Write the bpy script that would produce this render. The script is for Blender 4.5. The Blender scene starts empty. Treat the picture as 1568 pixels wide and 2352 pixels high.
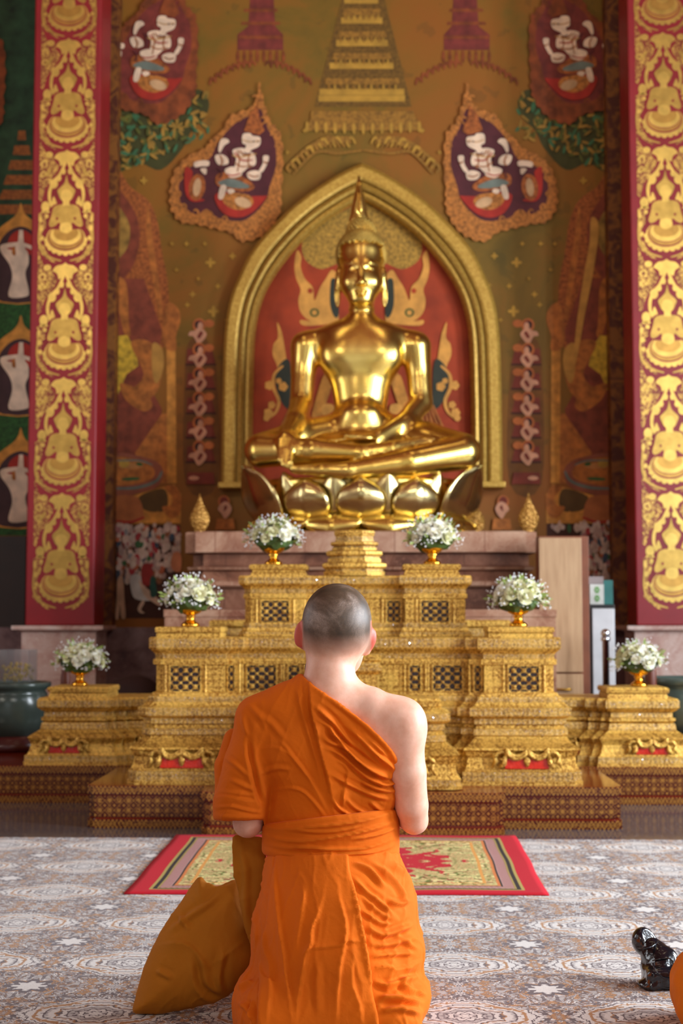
import bpy, bmesh, math, random
import numpy as np
from mathutils import Vector, Matrix, noise
random.seed(7)
SC = bpy.context.scene
COL = SC.collection
R = math.radians
PI = math.pi
# ---------------------------------------------------------------- camera
F = 2352 * 50 / 36.0
TH = math.atan(244 / F)
PS = math.atan(81 * math.cos(TH) / F)
CH = 1.0
cam = bpy.data.cameras.new('camera')
co = bpy.data.objects.new('camera', cam)
COL.objects.link(co)
cam.sensor_fit = 'VERTICAL'; cam.sensor_height = 36; cam.lens = 50
cam.clip_start = 0.05; cam.clip_end = 100
co.location = (0, 0, CH)
co.rotation_euler = (PI / 2 + TH, 0, PS)
SC.camera = co
cam.dof.use_dof = True
cam.dof.focus_distance = 3.35
cam.dof.aperture_fstop = 4.6


def ray(px, py):
    cx = (px - 784) / F; cy = (1176 - py) / F
    h = math.cos(TH) - cy * math.sin(TH); u = math.sin(TH) + cy * math.cos(TH)
    return (cx * math.cos(PS) - h * math.sin(PS), cx * math.sin(PS) + h * math.cos(PS), u)


def pt(px, py, Y):                      # the point of the room seen at a spot of the photo at distance Y
    r = ray(px, py); t = Y / r[1]
    return Vector((r[0] * t, Y, CH + r[2] * t))


def fl(px, py, z=0.0):                  # ... where it meets a level surface
    r = ray(px, py); t = (z - CH) / r[2]
    return Vector((r[0] * t, r[1] * t, z))


def proj(X, Y, Z):
    c, s = math.cos(PS), math.sin(PS)
    r = X * c + Y * s; h = -X * s + Y * c; u = Z - CH
    d = h * math.cos(TH) + u * math.sin(TH); v = -h * math.sin(TH) + u * math.cos(TH)
    return 784 + F * r / d, 1176 - F * v / d


XA = -0.112                              # the axis of the hall

# ---------------------------------------------------------------- objects
def thing(name, label, cat, loc=(0, 0, 0), group=None):
    o = bpy.data.objects.new(name, None); COL.objects.link(o)
    o.location = loc; o.empty_display_size = 0.1
    o['label'] = label; o['category'] = cat
    if group: o['group'] = group
    return o


def tag(o, label=None, cat=None, group=None, kind=None):
    if label: o['label'] = label
    if cat: o['category'] = cat
    if group: o['group'] = group
    if kind: o['kind'] = kind
    return o


def link(name, me, mats, parent=None):
    if not isinstance(mats, (list, tuple)): mats = [mats]
    for m in mats: me.materials.append(m)
    o = bpy.data.objects.new(name, me); COL.objects.link(o)
    if parent is not None:
        o.parent = parent
        w = Vector((0, 0, 0)); p = parent
        while p is not None: w += p.location; p = p.parent
        o.location = -w                     # meshes are written in room coordinates
    return o


def obj(name, bm, mats, parent=None, smooth=False, bevel=0):
    bmesh.ops.recalc_face_normals(bm, faces=bm.faces)
    me = bpy.data.meshes.new(name); bm.to_mesh(me); bm.free()
    if smooth: me.polygons.foreach_set('use_smooth', [True] * len(me.polygons))
    o = link(name, me, mats, parent)
    if bevel:
        b = o.modifiers.new('bevel', 'BEVEL'); b.width = bevel; b.segments = 2; b.limit_method = 'ANGLE'
    return o


def struct(name, bm, mats, parent=None, **k):
    o = obj(name, bm, mats, parent, **k)
    if parent is None: o['kind'] = 'structure'
    return o


def B(): return bmesh.new()


def box(bm, x0, x1, y0, y1, z0, z1, mi=0):
    v = [bm.verts.new(p) for p in ((x0, y0, z0), (x1, y0, z0), (x1, y1, z0), (x0, y1, z0), (x0, y0, z1), (x1, y0, z1), (x1, y1, z1), (x0, y1, z1))]
    for f in ((0, 3, 2, 1), (4, 5, 6, 7), (0, 1, 5, 4), (1, 2, 6, 5), (2, 3, 7, 6), (3, 0, 4, 7)):
        bm.faces.new([v[i] for i in f]).material_index = mi


def lathe(bm, prof, c, n=32, mi=0, sx=1, sy=1, cap=True):
    rings = []
    for r, z in prof:
        rings.append([bm.verts.new((c[0] + sx * r * math.cos(2 * PI * k / n), c[1] + sy * r * math.sin(2 * PI * k / n), c[2] + z)) for k in range(n)])
    for a, b in zip(rings, rings[1:]):
        for k in range(n):
            bm.faces.new((a[k], a[(k + 1) % n], b[(k + 1) % n], b[k])).material_index = mi
    if cap:
        bm.faces.new(rings[0][::-1]).material_index = mi; bm.faces.new(rings[-1]).material_index = mi


def tube(bm, pts, rad, n=8, mi=0, closed=False):
    pts = [Vector(p) for p in pts]
    if not isinstance(rad, (list, tuple)): rad = [rad] * len(pts)
    rings = []
    up = Vector((0.13, 0.21, 1)).normalized()
    for i, p in enumerate(pts):
        if closed: t = pts[(i + 1) % len(pts)] - pts[i - 1]
        else: t = pts[min(i + 1, len(pts) - 1)] - pts[max(i - 1, 0)]
        t.normalize(); a = t.cross(up)
        if a.length < 1e-4: a = t.cross(Vector((1, 0, 0)))
        a.normalize(); b = t.cross(a)
        rings.append([bm.verts.new(p + rad[i] * (a * math.cos(2 * PI * k / n) + b * math.sin(2 * PI * k / n))) for k in range(n)])
    pr = list(zip(rings, rings[1:])) + ([(rings[-1], rings[0])] if closed else [])
    for a, b in pr:
        for k in range(n): bm.faces.new((a[k], a[(k + 1) % n], b[(k + 1) % n], b[k])).material_index = mi
    if not closed:
        bm.faces.new(rings[0][::-1]).material_index = mi; bm.faces.new(rings[-1]).material_index = mi


def blob(bm, c, r, sub=1, mi=0):
    m = Matrix.Translation(c) @ Matrix.Diagonal((r[0], r[1], r[2], 1))
    g = bmesh.ops.create_icosphere(bm, subdivisions=sub, radius=1, matrix=m)
    for v in g['verts']:
        for f in v.link_faces: f.material_index = mi


def offset(poly, d):                     # mitred outset of a counter-clockwise outline
    n = len(poly); out = []
    for i in range(n):
        p0, p1, p2 = Vector(poly[i - 1]), Vector(poly[i]), Vector(poly[(i + 1) % n])
        a = (p1 - p0).normalized(); b = (p2 - p1).normalized()
        na = Vector((a.y, -a.x)); nb = Vector((b.y, -b.x))
        m = na + nb; m = m / max(0.3, m.dot(na))
        out.append(p1 + m * d)
    return out


def molded(bm, plan, prof, mis=None, cap=True):   # stacks outlines: prof = [(z, outset)], mis = material per band
    rings = [[bm.verts.new((q.x, q.y, z)) for q in offset(plan, d)] for z, d in prof]
    n = len(plan)
    for j, (a, b) in enumerate(zip(rings, rings[1:])):
        for k in range(n):
            f = bm.faces.new((a[k], a[(k + 1) % n], b[(k + 1) % n], b[k])); f.material_index = mis[j] if mis else 0
    if cap:
        bm.faces.new(rings[0][::-1]); bm.faces.new(rings[-1])


# ---------------------------------------------------------------- node maths
class N:
    def __init__(s, nt, o): s.nt = nt; s.o = o

    def _m(s, op, *a):
        n = s.nt.nodes.new('ShaderNodeMath'); n.operation = op
        for i, v in enumerate((s,) + a):
            if isinstance(v, N): s.nt.links.new(v.o, n.inputs[i])
            else: n.inputs[i].default_value = v
        return N(s.nt, n.outputs[0])

    def __add__(s, b): return s._m('ADD', b)
    __radd__ = __add__
    def __sub__(s, b): return s._m('SUBTRACT', b)
    def __rsub__(s, b): return (s * -1) + b
    def __mul__(s, b): return s._m('MULTIPLY', b)
    __rmul__ = __mul__
    def __truediv__(s, b): return s._m('DIVIDE', b)
    def abs(s): return s._m('ABSOLUTE')
    def fract(s): return s._m('FRACT')
    def floor(s): return s._m('FLOOR')
    def sin(s): return s._m('SINE')
    def cos(s): return s._m('COSINE')
    def sqrt(s): return s._m('SQRT')
    def min(s, b): return s._m('MINIMUM', b)
    def max(s, b): return s._m('MAXIMUM', b)
    def gt(s, b): return s._m('GREATER_THAN', b)
    def lt(s, b): return s._m('LESS_THAN', b)
    def pow(s, b): return s._m('POWER', b)
    def atan2(s, b): return s._m('ARCTAN2', b)
    def sat(s):
        r = s._m('ADD', 0.0); r.o.node.use_clamp = True; return r
    def ramp(s, stops, interp='LINEAR'):
        n = s.nt.nodes.new('ShaderNodeValToRGB'); n.color_ramp.interpolation = interp
        e = n.color_ramp.elements
        while len(e) > 1: e.remove(e[-1])
        e[0].position = stops[0][0]; e[0].color = (*stops[0][1], 1)
        for p, c in stops[1:]:
            k = e.new(p); k.color = (*c, 1)
        s.nt.links.new(s.o, n.inputs[0]); return C(s.nt, n.outputs[0])


class C:
    def __init__(s, nt, o): s.nt = nt; s.o = o

    def mix(s, b, f, mode='MIX'):
        n = s.nt.nodes.new('ShaderNodeMix'); n.data_type = 'RGBA'; n.blend_type = mode
        s.nt.links.new(s.o, n.inputs[6])
        if isinstance(b, C): s.nt.links.new(b.o, n.inputs[7])
        else: n.inputs[7].default_value = (*b, 1)
        if isinstance(f, N): s.nt.links.new(f.o, n.inputs[0])
        else: n.inputs[0].default_value = f
        return C(s.nt, n.outputs[2])


class Mat:
    def __init__(s, name):
        s.m = bpy.data.materials.new(name); s.m.use_nodes = True
        s.nt = s.m.node_tree; s.b = s.nt.nodes['Principled BSDF']; s.tc = s.nt.nodes.new('ShaderNodeTexCoord')

    def xyz(s, what='Object'):
        n = s.nt.nodes.new('ShaderNodeSeparateXYZ'); s.nt.links.new(s.tc.outputs[what], n.inputs[0])
        return [N(s.nt, n.outputs[i]) for i in range(3)]

    def vec(s, x, y, z=0.0):
        n = s.nt.nodes.new('ShaderNodeCombineXYZ')
        for i, v in enumerate((x, y, z)):
            if isinstance(v, N): s.nt.links.new(v.o, n.inputs[i])
            else: n.inputs[i].default_value = v
        return n.outputs[0]

    def noise(s, scale, detail=3, vec=None, rough=.5, dist=0.0):
        n = s.nt.nodes.new('ShaderNodeTexNoise'); n.inputs['Scale'].default_value = scale
        n.inputs['Detail'].default_value = detail; n.inputs['Roughness'].default_value = rough; n.inputs['Distortion'].default_value = dist
        s.nt.links.new(vec if vec is not None else s.tc.outputs['Object'], n.inputs['Vector'])
        return N(s.nt, n.outputs[0])

    def voro(s, scale, vec=None, out='Distance', feat='F1'):
        n = s.nt.nodes.new('ShaderNodeTexVoronoi'); n.feature = feat; n.inputs['Scale'].default_value = scale
        s.nt.links.new(vec if vec is not None else s.tc.outputs['Object'], n.inputs['Vector'])
        return N(s.nt, n.outputs[out])

    def col(s, c):
        n = s.nt.nodes.new('ShaderNodeRGB'); n.outputs[0].default_value = (*c, 1); return C(s.nt, n.outputs[0])

    def set(s, key, v):
        i = s.b.inputs[key]
        if isinstance(v, (N, C)): s.nt.links.new(v.o, i)
        elif isinstance(v, tuple): i.default_value = (*v, 1) if i.type == 'RGBA' and len(v) == 3 else v
        else: i.default_value = v
        return s

    def bump(s, h, strength=.3, dist=.01):
        n = s.nt.nodes.new('ShaderNodeBump'); n.inputs['Strength'].default_value = strength; n.inputs['Distance'].default_value = dist
        s.nt.links.new(h.o, n.inputs['Height']); s.nt.links.new(n.outputs[0], s.b.inputs['Normal']); return s


def lin(*c):                             # photo colour 0-255 to linear
    return tuple(((v / 255 + .055) / 1.055) ** 2.4 if v > 10 else v / 255 / 12.92 for v in c)


def plain(name, c, rough=.6, metal=0., var=.12, scale=6, bump=0):
    m = Mat(name); a = m.col(c)
    k = m.noise(scale, 4)
    dark = tuple(v * (1 - 2.2 * var) for v in c); lite = tuple(min(1, v * (1 + 2.2 * var)) for v in c)
    m.set('Base Color', k.ramp([(.3, dark), (.7, lite)])).set('Roughness', rough).set('Metallic', metal)
    if bump: m.bump(m.noise(scale * 12, 3), bump, .004)
    return m.m


_paint = {}
def paint(r, g, b, var=.10, sc=9):       # a wall-painting pigment
    k = (r, g, b, var)
    if k not in _paint: _paint[k] = plain('pigment_%d' % len(_paint), lin(r, g, b), .75, 0, var, sc)
    return _paint[k]


# ---------------------------------------------------------------- implicit surfaces
def grid(lo, hi, h):
    ax = [np.arange(lo[i], hi[i] + h, h, dtype=np.float32) for i in range(3)]
    G = np.meshgrid(*ax, indexing='ij')
    return (G[0], G[1], G[2], h, lo)


def ell(G, c, r, rx=0., ry=0., rz=0.):
    x, y, z = G[0] - c[0], G[1] - c[1], G[2] - c[2]
    if rz: a = R(-rz); x, y = x * math.cos(a) - y * math.sin(a), x * math.sin(a) + y * math.cos(a)
    if ry: a = R(-ry); z, x = z * math.cos(a) - x * math.sin(a), z * math.sin(a) + x * math.cos(a)
    if rx: a = R(-rx); y, z = y * math.cos(a) - z * math.sin(a), y * math.sin(a) + z * math.cos(a)
    k0 = np.sqrt((x / r[0]) ** 2 + (y / r[1]) ** 2 + (z / r[2]) ** 2)
    k1 = np.sqrt((x / r[0] ** 2) ** 2 + (y / r[1] ** 2) ** 2 + (z / r[2] ** 2) ** 2) + 1e-6
    return k0 * (k0 - 1) / k1


def cone(G, a, b, ra, rb, sq=(1, 1, 1)):
    ba = (b[0] - a[0], b[1] - a[1], b[2] - a[2]); bb = sum(v * v for v in ba)
    x, y, z = G[0] - a[0], G[1] - a[1], G[2] - a[2]
    h = np.clip((x * ba[0] + y * ba[1] + z * ba[2]) / bb, 0, 1)
    return np.sqrt(((x - h * ba[0]) * sq[0]) ** 2 + ((y - h * ba[1]) * sq[1]) ** 2 + ((z - h * ba[2]) * sq[2]) ** 2) - (ra + (rb - ra) * h)


def rbox(G, c, hs, r):
    q = [np.abs(G[i] - c[i]) - (hs[i] - r) for i in range(3)]
    return np.sqrt(sum(np.maximum(v, 0) ** 2 for v in q)) + np.minimum(np.maximum(np.maximum(q[0], q[1]), q[2]), 0) - r


def smin(a, b, k):
    h = np.clip(.5 + .5 * (b - a) / k, 0, 1)
    return b * (1 - h) + a * h - k * h * (1 - h)


def smax(a, b, k): return -smin(-a, -b, k)


def blend(k, *ds):
    d = ds[0]
    for e in ds[1:]: d = smin(d, e, k)
    return d


def chain(G, pts, k=.01, sq=(1, 1, 1)):
    k = min(k, .15 * max(p[3] for p in pts))  # pts = [(x,y,z,r), ...]
    d = None
    for a, b in zip(pts, pts[1:]):
        e = cone(G, a[:3], b[:3], a[3], b[3], sq)
        d = e if d is None else smin(d, e, k)
    return d


def nets(name, G, D, mats, parent=None, post=None, disp=None):
    h, lo = G[3], G[4]
    D = D.astype(np.float32)
    nx, ny, nz = D.shape
    cs = (nx - 1, ny - 1, nz - 1)
    acc = [np.zeros(cs, np.float32) for _ in range(3)]; cnt = np.zeros(cs, np.float32)
    S = lambda o: D[o[0]:o[0] + cs[0], o[1]:o[1] + cs[1], o[2]:o[2] + cs[2]]
    for ax in range(3):
        for u in (0, 1):
            for v in (0, 1):
                o = [0, 0, 0]; o[(ax + 1) % 3] = u; o[(ax + 2) % 3] = v
                p = list(o); p[ax] = 1
                da, db = S(o), S(p)
                m = (da < 0) != (db < 0)
                t = np.where(m, da / np.where(m, da - db, 1), 0)
                for i in range(3):
                    acc[i] += np.where(m, t if i == ax else np.float32(o[i]), 0)
                cnt += m
    act = cnt > 0
    idx = -np.ones(cs, np.int64); idx[act] = np.arange(act.sum())
    ii = np.argwhere(act)
    V = np.stack([acc[i][act] / cnt[act] for i in range(3)], 1) + ii
    V = V * h + np.array(lo)
    quads = []
    neg = D < 0
    for ax in range(3):
        a1, a2 = (ax + 1) % 3, (ax + 2) % 3
        sl = [slice(None)] * 3; sh = [slice(None)] * 3
        sl[ax] = slice(0, -1); sh[ax] = slice(1, None)
        n0, n1 = neg[tuple(sl)], neg[tuple(sh)]
        ch = np.argwhere(n0 != n1)
        ok = (ch[:, a1] > 0) & (ch[:, a2] > 0) & (ch[:, a1] < cs[a1]) & (ch[:, a2] < cs[a2])
        ch = ch[ok]
        if not len(ch): continue
        def at(d1, d2):
            q = ch.copy(); q[:, a1] -= d1; q[:, a2] -= d2
            return idx[q[:, 0], q[:, 1], q[:, 2]]
        q = np.stack([at(1, 1), at(0, 1), at(0, 0), at(1, 0)], 1)
        fl_ = ~n0[ch[:, 0], ch[:, 1], ch[:, 2]]
        q[fl_] = q[fl_][:, ::-1]
        quads.append(q)
    Q = np.concatenate(quads); Q = Q[(Q >= 0).all(1)]
    for _ in range(2):                     # relax the faceting a little
        s = np.zeros_like(V); c = np.zeros(len(V))
        for i in range(4):
            a, b = Q[:, i], Q[:, (i + 1) % 4]
            np.add.at(s, a, V[b]); np.add.at(s, b, V[a]); np.add.at(c, a, 1); np.add.at(c, b, 1)
        V = V * .5 + .5 * s / np.maximum(c, 1)[:, None]
    if disp is not None:
        fn = np.cross(V[Q[:, 2]] - V[Q[:, 0]], V[Q[:, 3]] - V[Q[:, 1]])
        vn = np.zeros_like(V)
        for i in range(4): np.add.at(vn, Q[:, i], fn)
        vn /= np.maximum(np.linalg.norm(vn, axis=1), 1e-9)[:, None]
        V = V + vn * disp(V, vn)[:, None]
        V[:, 2] = np.maximum(V[:, 2], .0085)
    me = bpy.data.meshes.new(name)
    me.vertices.add(len(V)); me.vertices.foreach_set('co', V.astype(np.float32).ravel())
    me.loops.add(len(Q) * 4); me.loops.foreach_set('vertex_index', Q.astype(np.int32).ravel())
    me.polygons.add(len(Q)); me.polygons.foreach_set('loop_start', np.arange(0, len(Q) * 4, 4, dtype=np.int32))
    me.polygons.foreach_set('use_smooth', np.ones(len(Q), bool))
    me.update(calc_edges=True); me.validate()
    if post: post(me, V)
    return link(name, me, mats, parent)


def polyline(px, py, pts):               # distance, side and run along a polyline, in photo pixels
    best = np.full(px.shape, 1e9); side = np.ones(px.shape); run = np.zeros(px.shape)
    L = [0]
    for a, b in zip(pts, pts[1:]): L.append(L[-1] + math.hypot(b[0] - a[0], b[1] - a[1]))
    for i, (a, b) in enumerate(zip(pts, pts[1:])):
        dx, dy = b[0] - a[0], b[1] - a[1]; l2 = dx * dx + dy * dy
        t = np.clip(((px - a[0]) * dx + (py - a[1]) * dy) / l2, 0, 1)
        ex, ey = px - a[0] - t * dx, py - a[1] - t * dy
        d = np.hypot(ex, ey); m = d < best
        best = np.where(m, d, best); side = np.where(m, np.sign(dx * ey - dy * ex), side)
        run = np.where(m, (L[i] + t * (L[i + 1] - L[i])) / L[-1], run)
    return best, side, run


def smoothpts(pts, n=6, closed=False):
    out = []; m = len(pts)
    rng = range(m) if closed else range(m - 1)
    g = (lambda i: pts[i % m]) if closed else (lambda i: pts[max(0, min(m - 1, i))])
    for i in rng:
        p0, p1, p2, p3 = g(i - 1), g(i), g(i + 1), g(i + 2)
        for k in range(n):
            t = k / n
            out.append(tuple(.5 * (2 * p1[j] + (p2[j] - p0[j]) * t + (2 * p0[j] - 5 * p1[j] + 4 * p2[j] - p3[j]) * t * t + (3 * p1[j] - p0[j] - 3 * p2[j] + p3[j]) * t ** 3) for j in range(len(p1))))
    if not closed: out.append(tuple(pts[-1]))
    return out


def folds(px, py, specs):
    d = np.zeros(px.shape)
    for pts, w, h, kind in specs:
        pts = smoothpts(pts, 4)
        xs = [p[0] for p in pts]; ys = [p[1] for p in pts]; M = 6 * w + 6
        m = (px > min(xs) - M) & (px < max(xs) + M) & (py > min(ys) - M) & (py < max(ys) + M)
        if not m.any(): continue
        e, s, t = polyline(px[m], py[m], pts)
        tp = np.clip(np.minimum(t / .3, (1 - t) / .3), 0, 1)
        tp = tp * tp * (3 - 2 * tp) * .9 + .1 * (kind == 's')
        if kind == 'r': v = np.exp(-(e / w) ** 2) - .45 * np.exp(-((e - 1.9 * w) / w) ** 2)
        elif kind == 's': v = np.where(s > 0, np.exp(-e / (w * 3)), np.exp(-(e / 2.2) ** 2))
        else: v = np.where(s < 0, np.exp(-e / (w * 3)), np.exp(-(e / 2.2) ** 2))   # 'z'
        d[m] += h * .001 * tp * v
    return d


def rnoise(V, sc, amp, sx=(1, 1, 1)):
    return np.array([noise.noise((v[0] * sc * sx[0], v[1] * sc * sx[1], v[2] * sc * sx[2])) for v in V]) * amp
# ================================================================ materials of the hall
def m_gold_leaf(name, c=(0.80, 0.54, 0.14), rough=.33, metal=.9, fil=False):
    m = Mat(name); k = m.noise(14, 4)
    a = k.ramp([(.3, tuple(v * .72 for v in c)), (.7, c)])
    if fil:                                   # stencilled scrollwork: gold with red ground showing between
        x, y, z = m.xyz()
        u = (x - m_cx).abs()
        v = m.vec(u, 0.0, z)
        n1 = m.noise(24, 2, v, .5, 1.6)
        w = ((n1 - .5).abs() * 10).pow(2.0).sat()
        a = m.col(lin(120, 22, 24)).mix(a, w)
        m.set('Metallic', w * metal)
    else: m.set('Metallic', metal)
    m.set('Base Color', a).set('Roughness', rough)
    return m.m


def m_marble(name, base, dark, light, rough=.22, sc=3.0, joints=0):
    m = Mat(name)
    n = m.noise(sc, 6, None, .62, 1.2)
    c = n.ramp([(.32, dark), (.5, base), (.68, light)])
    v = (m.noise(sc * 1.7, 5, None, .6, 2.5) - .5).abs().lt(.012)
    c = c.mix(light, v * .6)
    if joints:
        x, y, z = m.xyz(); s = ((x + y) / joints).fract()
        c = c.mix(dark, s.lt(.012) * .8)
    m.set('Base Color', c).set('Roughness', rough)
    return m.m


M_RED = plain('red_lacquer_paint', lin(138, 20, 30), .42, 0, .05)
M_REDD = plain('dark_red_paint', lin(110, 14, 18), .5, 0, .08)
M_MARBLE = m_marble('pink_marble', lin(166, 122, 98), lin(128, 80, 62), lin(192, 156, 130), .25, 3.2, .62)
M_MARBLE2 = m_marble('brown_pink_marble', lin(118, 74, 54), lin(80, 46, 34), lin(146, 102, 80), .3, 2.6, .55)
M_MARBLE3 = m_marble('grey_mauve_marble', lin(122, 96, 98), lin(84, 62, 66), lin(150, 126, 128), .3, 4)
M_PALE = m_marble('pale_pink_marble', lin(200, 165, 152), lin(175, 128, 118), lin(222, 200, 190), .25, 3)
M_GOLDARCH = Mat('gilded_stucco')
_k = M_GOLDARCH.noise(45, 4)
M_GOLDARCH.set('Base Color', _k.ramp([(.3, lin(176, 136, 52)), (.7, lin(214, 176, 84))])).set('Metallic', .45).set('Roughness', .42)
M_GOLDARCH.bump(_k, .25, .006); M_GOLDARCH = M_GOLDARCH.m
m_cx = 0.0

# ================================================================ the room
YW = 12.0
ZB = -0.02
_w = Mat('painted_wall_ground')
_x, _y, _z = _w.xyz()
_n = _w.noise(.75, 5, None, .6, .8); _n2 = _w.noise(5, 4)
_c = _n.ramp([(.25, lin(92, 76, 14)), (.42, lin(124, 94, 20)), (.55, lin(146, 94, 20)), (.75, lin(156, 88, 22))])
_c = _c.mix(lin(146, 82, 20), ((4.0 - _z) * .35).sat() * .6)
_c = _c.mix(lin(60, 60, 16), _n2.gt(.62) * .25)
_w.set('Base Color', _c).set('Roughness', .7)
M_WALL = _w.m
bm = B(); box(bm, -6.2, 6.0, YW, YW + .2, 0, 9.6)
wall_back = struct('wall_back', bm, M_WALL)
M_SIDE = plain('side_wall_paint', lin(120, 62, 30), .8, 0, .15, 1.5)
M_CEIL = plain('ceiling_paint', lin(120, 40, 24), .7, 0, .15, 1.5)
bm = B(); box(bm, -6.2, 6.0, -6.2, YW + .2, 9.6, 9.8); struct('ceiling', bm, M_CEIL)
# polished granite floor
_f = Mat('polished_granite')
_g = _f.noise(60, 4); _h = _f.noise(3, 4)
_c = _g.ramp([(.35, lin(58, 54, 56)), (.6, lin(96, 92, 94)), (.75, lin(140, 132, 130))])
_f.set('Base Color', _c).set('Roughness', .10).set('Specular IOR Level', .8)
bm = B(); box(bm, -6.2, 6.0, -6.2, YW + .2, -.25, 0); struct('floor', bm, _f.m)


def wall_with_holes(name, side, holes):
    # side walls run along Y at a fixed x; the rear wall runs along X at a fixed y; holes = (a0,a1,z0,z1)
    bm = B()
    if side in 'LR': a0, a1 = -6.2, YW
    else: a0, a1 = -6.0, 5.8
    def seg(p, q, z0, z1):
        if q - p < 1e-3 or z1 - z0 < 1e-3: return
        if side == 'L': box(bm, -6.2, -6.0, p, q, z0, z1)
        elif side == 'R': box(bm, 5.8, 6.0, p, q, z0, z1)
        else: box(bm, p, q, -6.2, -6.0, z0, z1)
    cur = a0
    for g0, g1 in sorted({(h[0], h[1]) for h in holes}):
        seg(cur, g0, 0, 9.6); z = 0
        for h in sorted([h for h in holes if h[0] == g0], key=lambda h: h[2]):
            seg(g0, g1, z, h[2]); z = h[3]
        seg(g0, g1, z, 9.6); cur = g1
    seg(cur, a1, 0, 9.6)
    return struct(name, bm, M_SIDE)


winL = [(y, y + 1.5, 1.0, 4.8) for y in (-3.6, -.4, 2.8, 6.0)] + [(-5.9, -4.0, 6.9, 8.9)]
winR = [(y, y + 1.5, 1.0, 4.8) for y in (-3.6, -.4, 2.8, 6.0)] + [(-5.9, -4.0, 6.9, 8.9)]
rear = [(-2.1, 1.9, 0.02, 4.6)] + [(x, x + 2.2, 7.0, 8.9) for x in (-5.9, -3.55)] + [(x, x + 2.2, 7.0, 8.9) for x in (1.0 + .15, 3.5)]
rear = [(-2.1, 1.9, 0.0, 4.6), (-5.8, -3.4, 6.9, 8.9), (3.2, 5.6, 6.9, 8.9)]
wall_with_holes('wall_left', 'L', winL); wall_with_holes('wall_right', 'R', winR); wall_with_holes('wall_rear', 'B', rear)
M_FRAME = plain('window_frame_wood', lin(96, 40, 24), .5)
wi = [0]


def opening(side, h, power, color):
    a0, a1, z0, z1 = h; t = .07
    wi[0] += 1
    bm = B()
    rects = [(a0, a0 + t, z0, z1), (a1 - t, a1, z0, z1), (a0, a1, z1 - t, z1)] + ([(a0, a1, z0, z0 + t)] if z0 > .1 else [])
    rects.append(((a0 + a1) / 2 - .03, (a0 + a1) / 2 + .03, z0, z1))
    for p, q, r, s in rects:
        if side == 'L': box(bm, -6.16, -6.04, p, q, r, s)
        elif side == 'R': box(bm, 5.84, 5.96, p, q, r, s)
        else: box(bm, p, q, -6.16, -6.04, r, s)
    struct('door_1' if z0 < .1 else 'window_%d' % wi[0], bm, M_FRAME)
    L = bpy.data.lights.new('daylight', 'AREA'); L.shape = 'RECTANGLE'; L.size = a1 - a0; L.size_y = z1 - z0
    L.energy = power; L.color = color
    o = bpy.data.objects.new('daylight', L); COL.objects.link(o)
    m, zc = (a0 + a1) / 2, (z0 + z1) / 2
    if side == 'L': o.location = (-6.18, m, zc); o.rotation_euler = (PI / 2, 0, -PI / 2)
    elif side == 'R': o.location = (5.98, m, zc); o.rotation_euler = (PI / 2, 0, PI / 2)
    else: o.location = (m, -6.18, zc); o.rotation_euler = (PI / 2, 0, 0)
    if side == 'L': o.rotation_euler = (PI / 2, 0, R(-90))
    return o


for i, h in enumerate(winR): opening('R', h, (40, 380, 980, 700, 260)[i], (.84, .92, 1.0))
for i, h in enumerate(winL): opening('L', h, (8, 8, 25, 110, 260)[i], (.95, .97, 1.0))
opening('B', rear[0], 30, (1.0, .97, .92))
opening('B', rear[1], 250, (1.0, .93, .78)); opening('B', rear[2], 250, (1.0, .93, .78))
# added warm lamps high over the aisle, out of view, for fill light
M_FILL_LAMP = Mat('fill_lamp_glow'); M_FILL_LAMP.b.inputs['Emission Color'].default_value = (1, .78, .45, 1); M_FILL_LAMP.b.inputs['Emission Strength'].default_value = 9; M_FILL_LAMP = M_FILL_LAMP.m
M_BRASS = plain('brass', lin(200, 150, 60), .3, 1.)
for i, (x, y) in enumerate(((-1.6, 4.5), (1.4, 4.5), (-1.6, 8.6), (1.4, 8.6))):
    t = thing('fill_lamp', 'added unseen warm fill lamp on a rod over the %s' % (('left side of the carpet', 'right side of the carpet', 'left half of the altar', 'right half of the altar')[i]), 'lamp', (x, y, 7.2), 'added fill lamps')
    bm = B(); blob(bm, (x, y, 7.2), (.3, .3, .26), 3); obj('fill_lamp_globe', bm, M_FILL_LAMP, t, True)
    bm = B(); tube(bm, [(x, y, 7.4), (x, y, 9.6)], .02); obj('rod', bm, M_BRASS, t)
    bm = B(); lathe(bm, [(.02, .3), (.2, .24), (.22, .2)], (x, y, 7.2), 24); obj('collar', bm, M_BRASS, t)

W = bpy.data.worlds.new('sky'); SC.world = W; W.use_nodes = True
W.node_tree.nodes['Background'].inputs[0].default_value = (.8, .9, 1, 1); W.node_tree.nodes['Background'].inputs[1].default_value = .6

# ================================================================ wall painting
WHI_ = paint(232, 205, 176)


def apply_poly(bm, pts, y, mi, T):
    vs = []
    for p in pts:
        q = T(p) if T else p
        vs.append(bm.verts.new(pt(q[0], q[1], y)))
    try: bm.faces.new(vs).material_index = mi
    except Exception: pass


def circ(cx, cy, rx, ry=None, a=0, n=20):
    ry = ry or rx; c, s = math.cos(R(a)), math.sin(R(a))
    return [(cx + rx * math.cos(t) * c - ry * math.sin(t) * s, cy + rx * math.cos(t) * s + ry * math.sin(t) * c) for t in [2 * PI * k / n for k in range(n)]]


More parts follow.
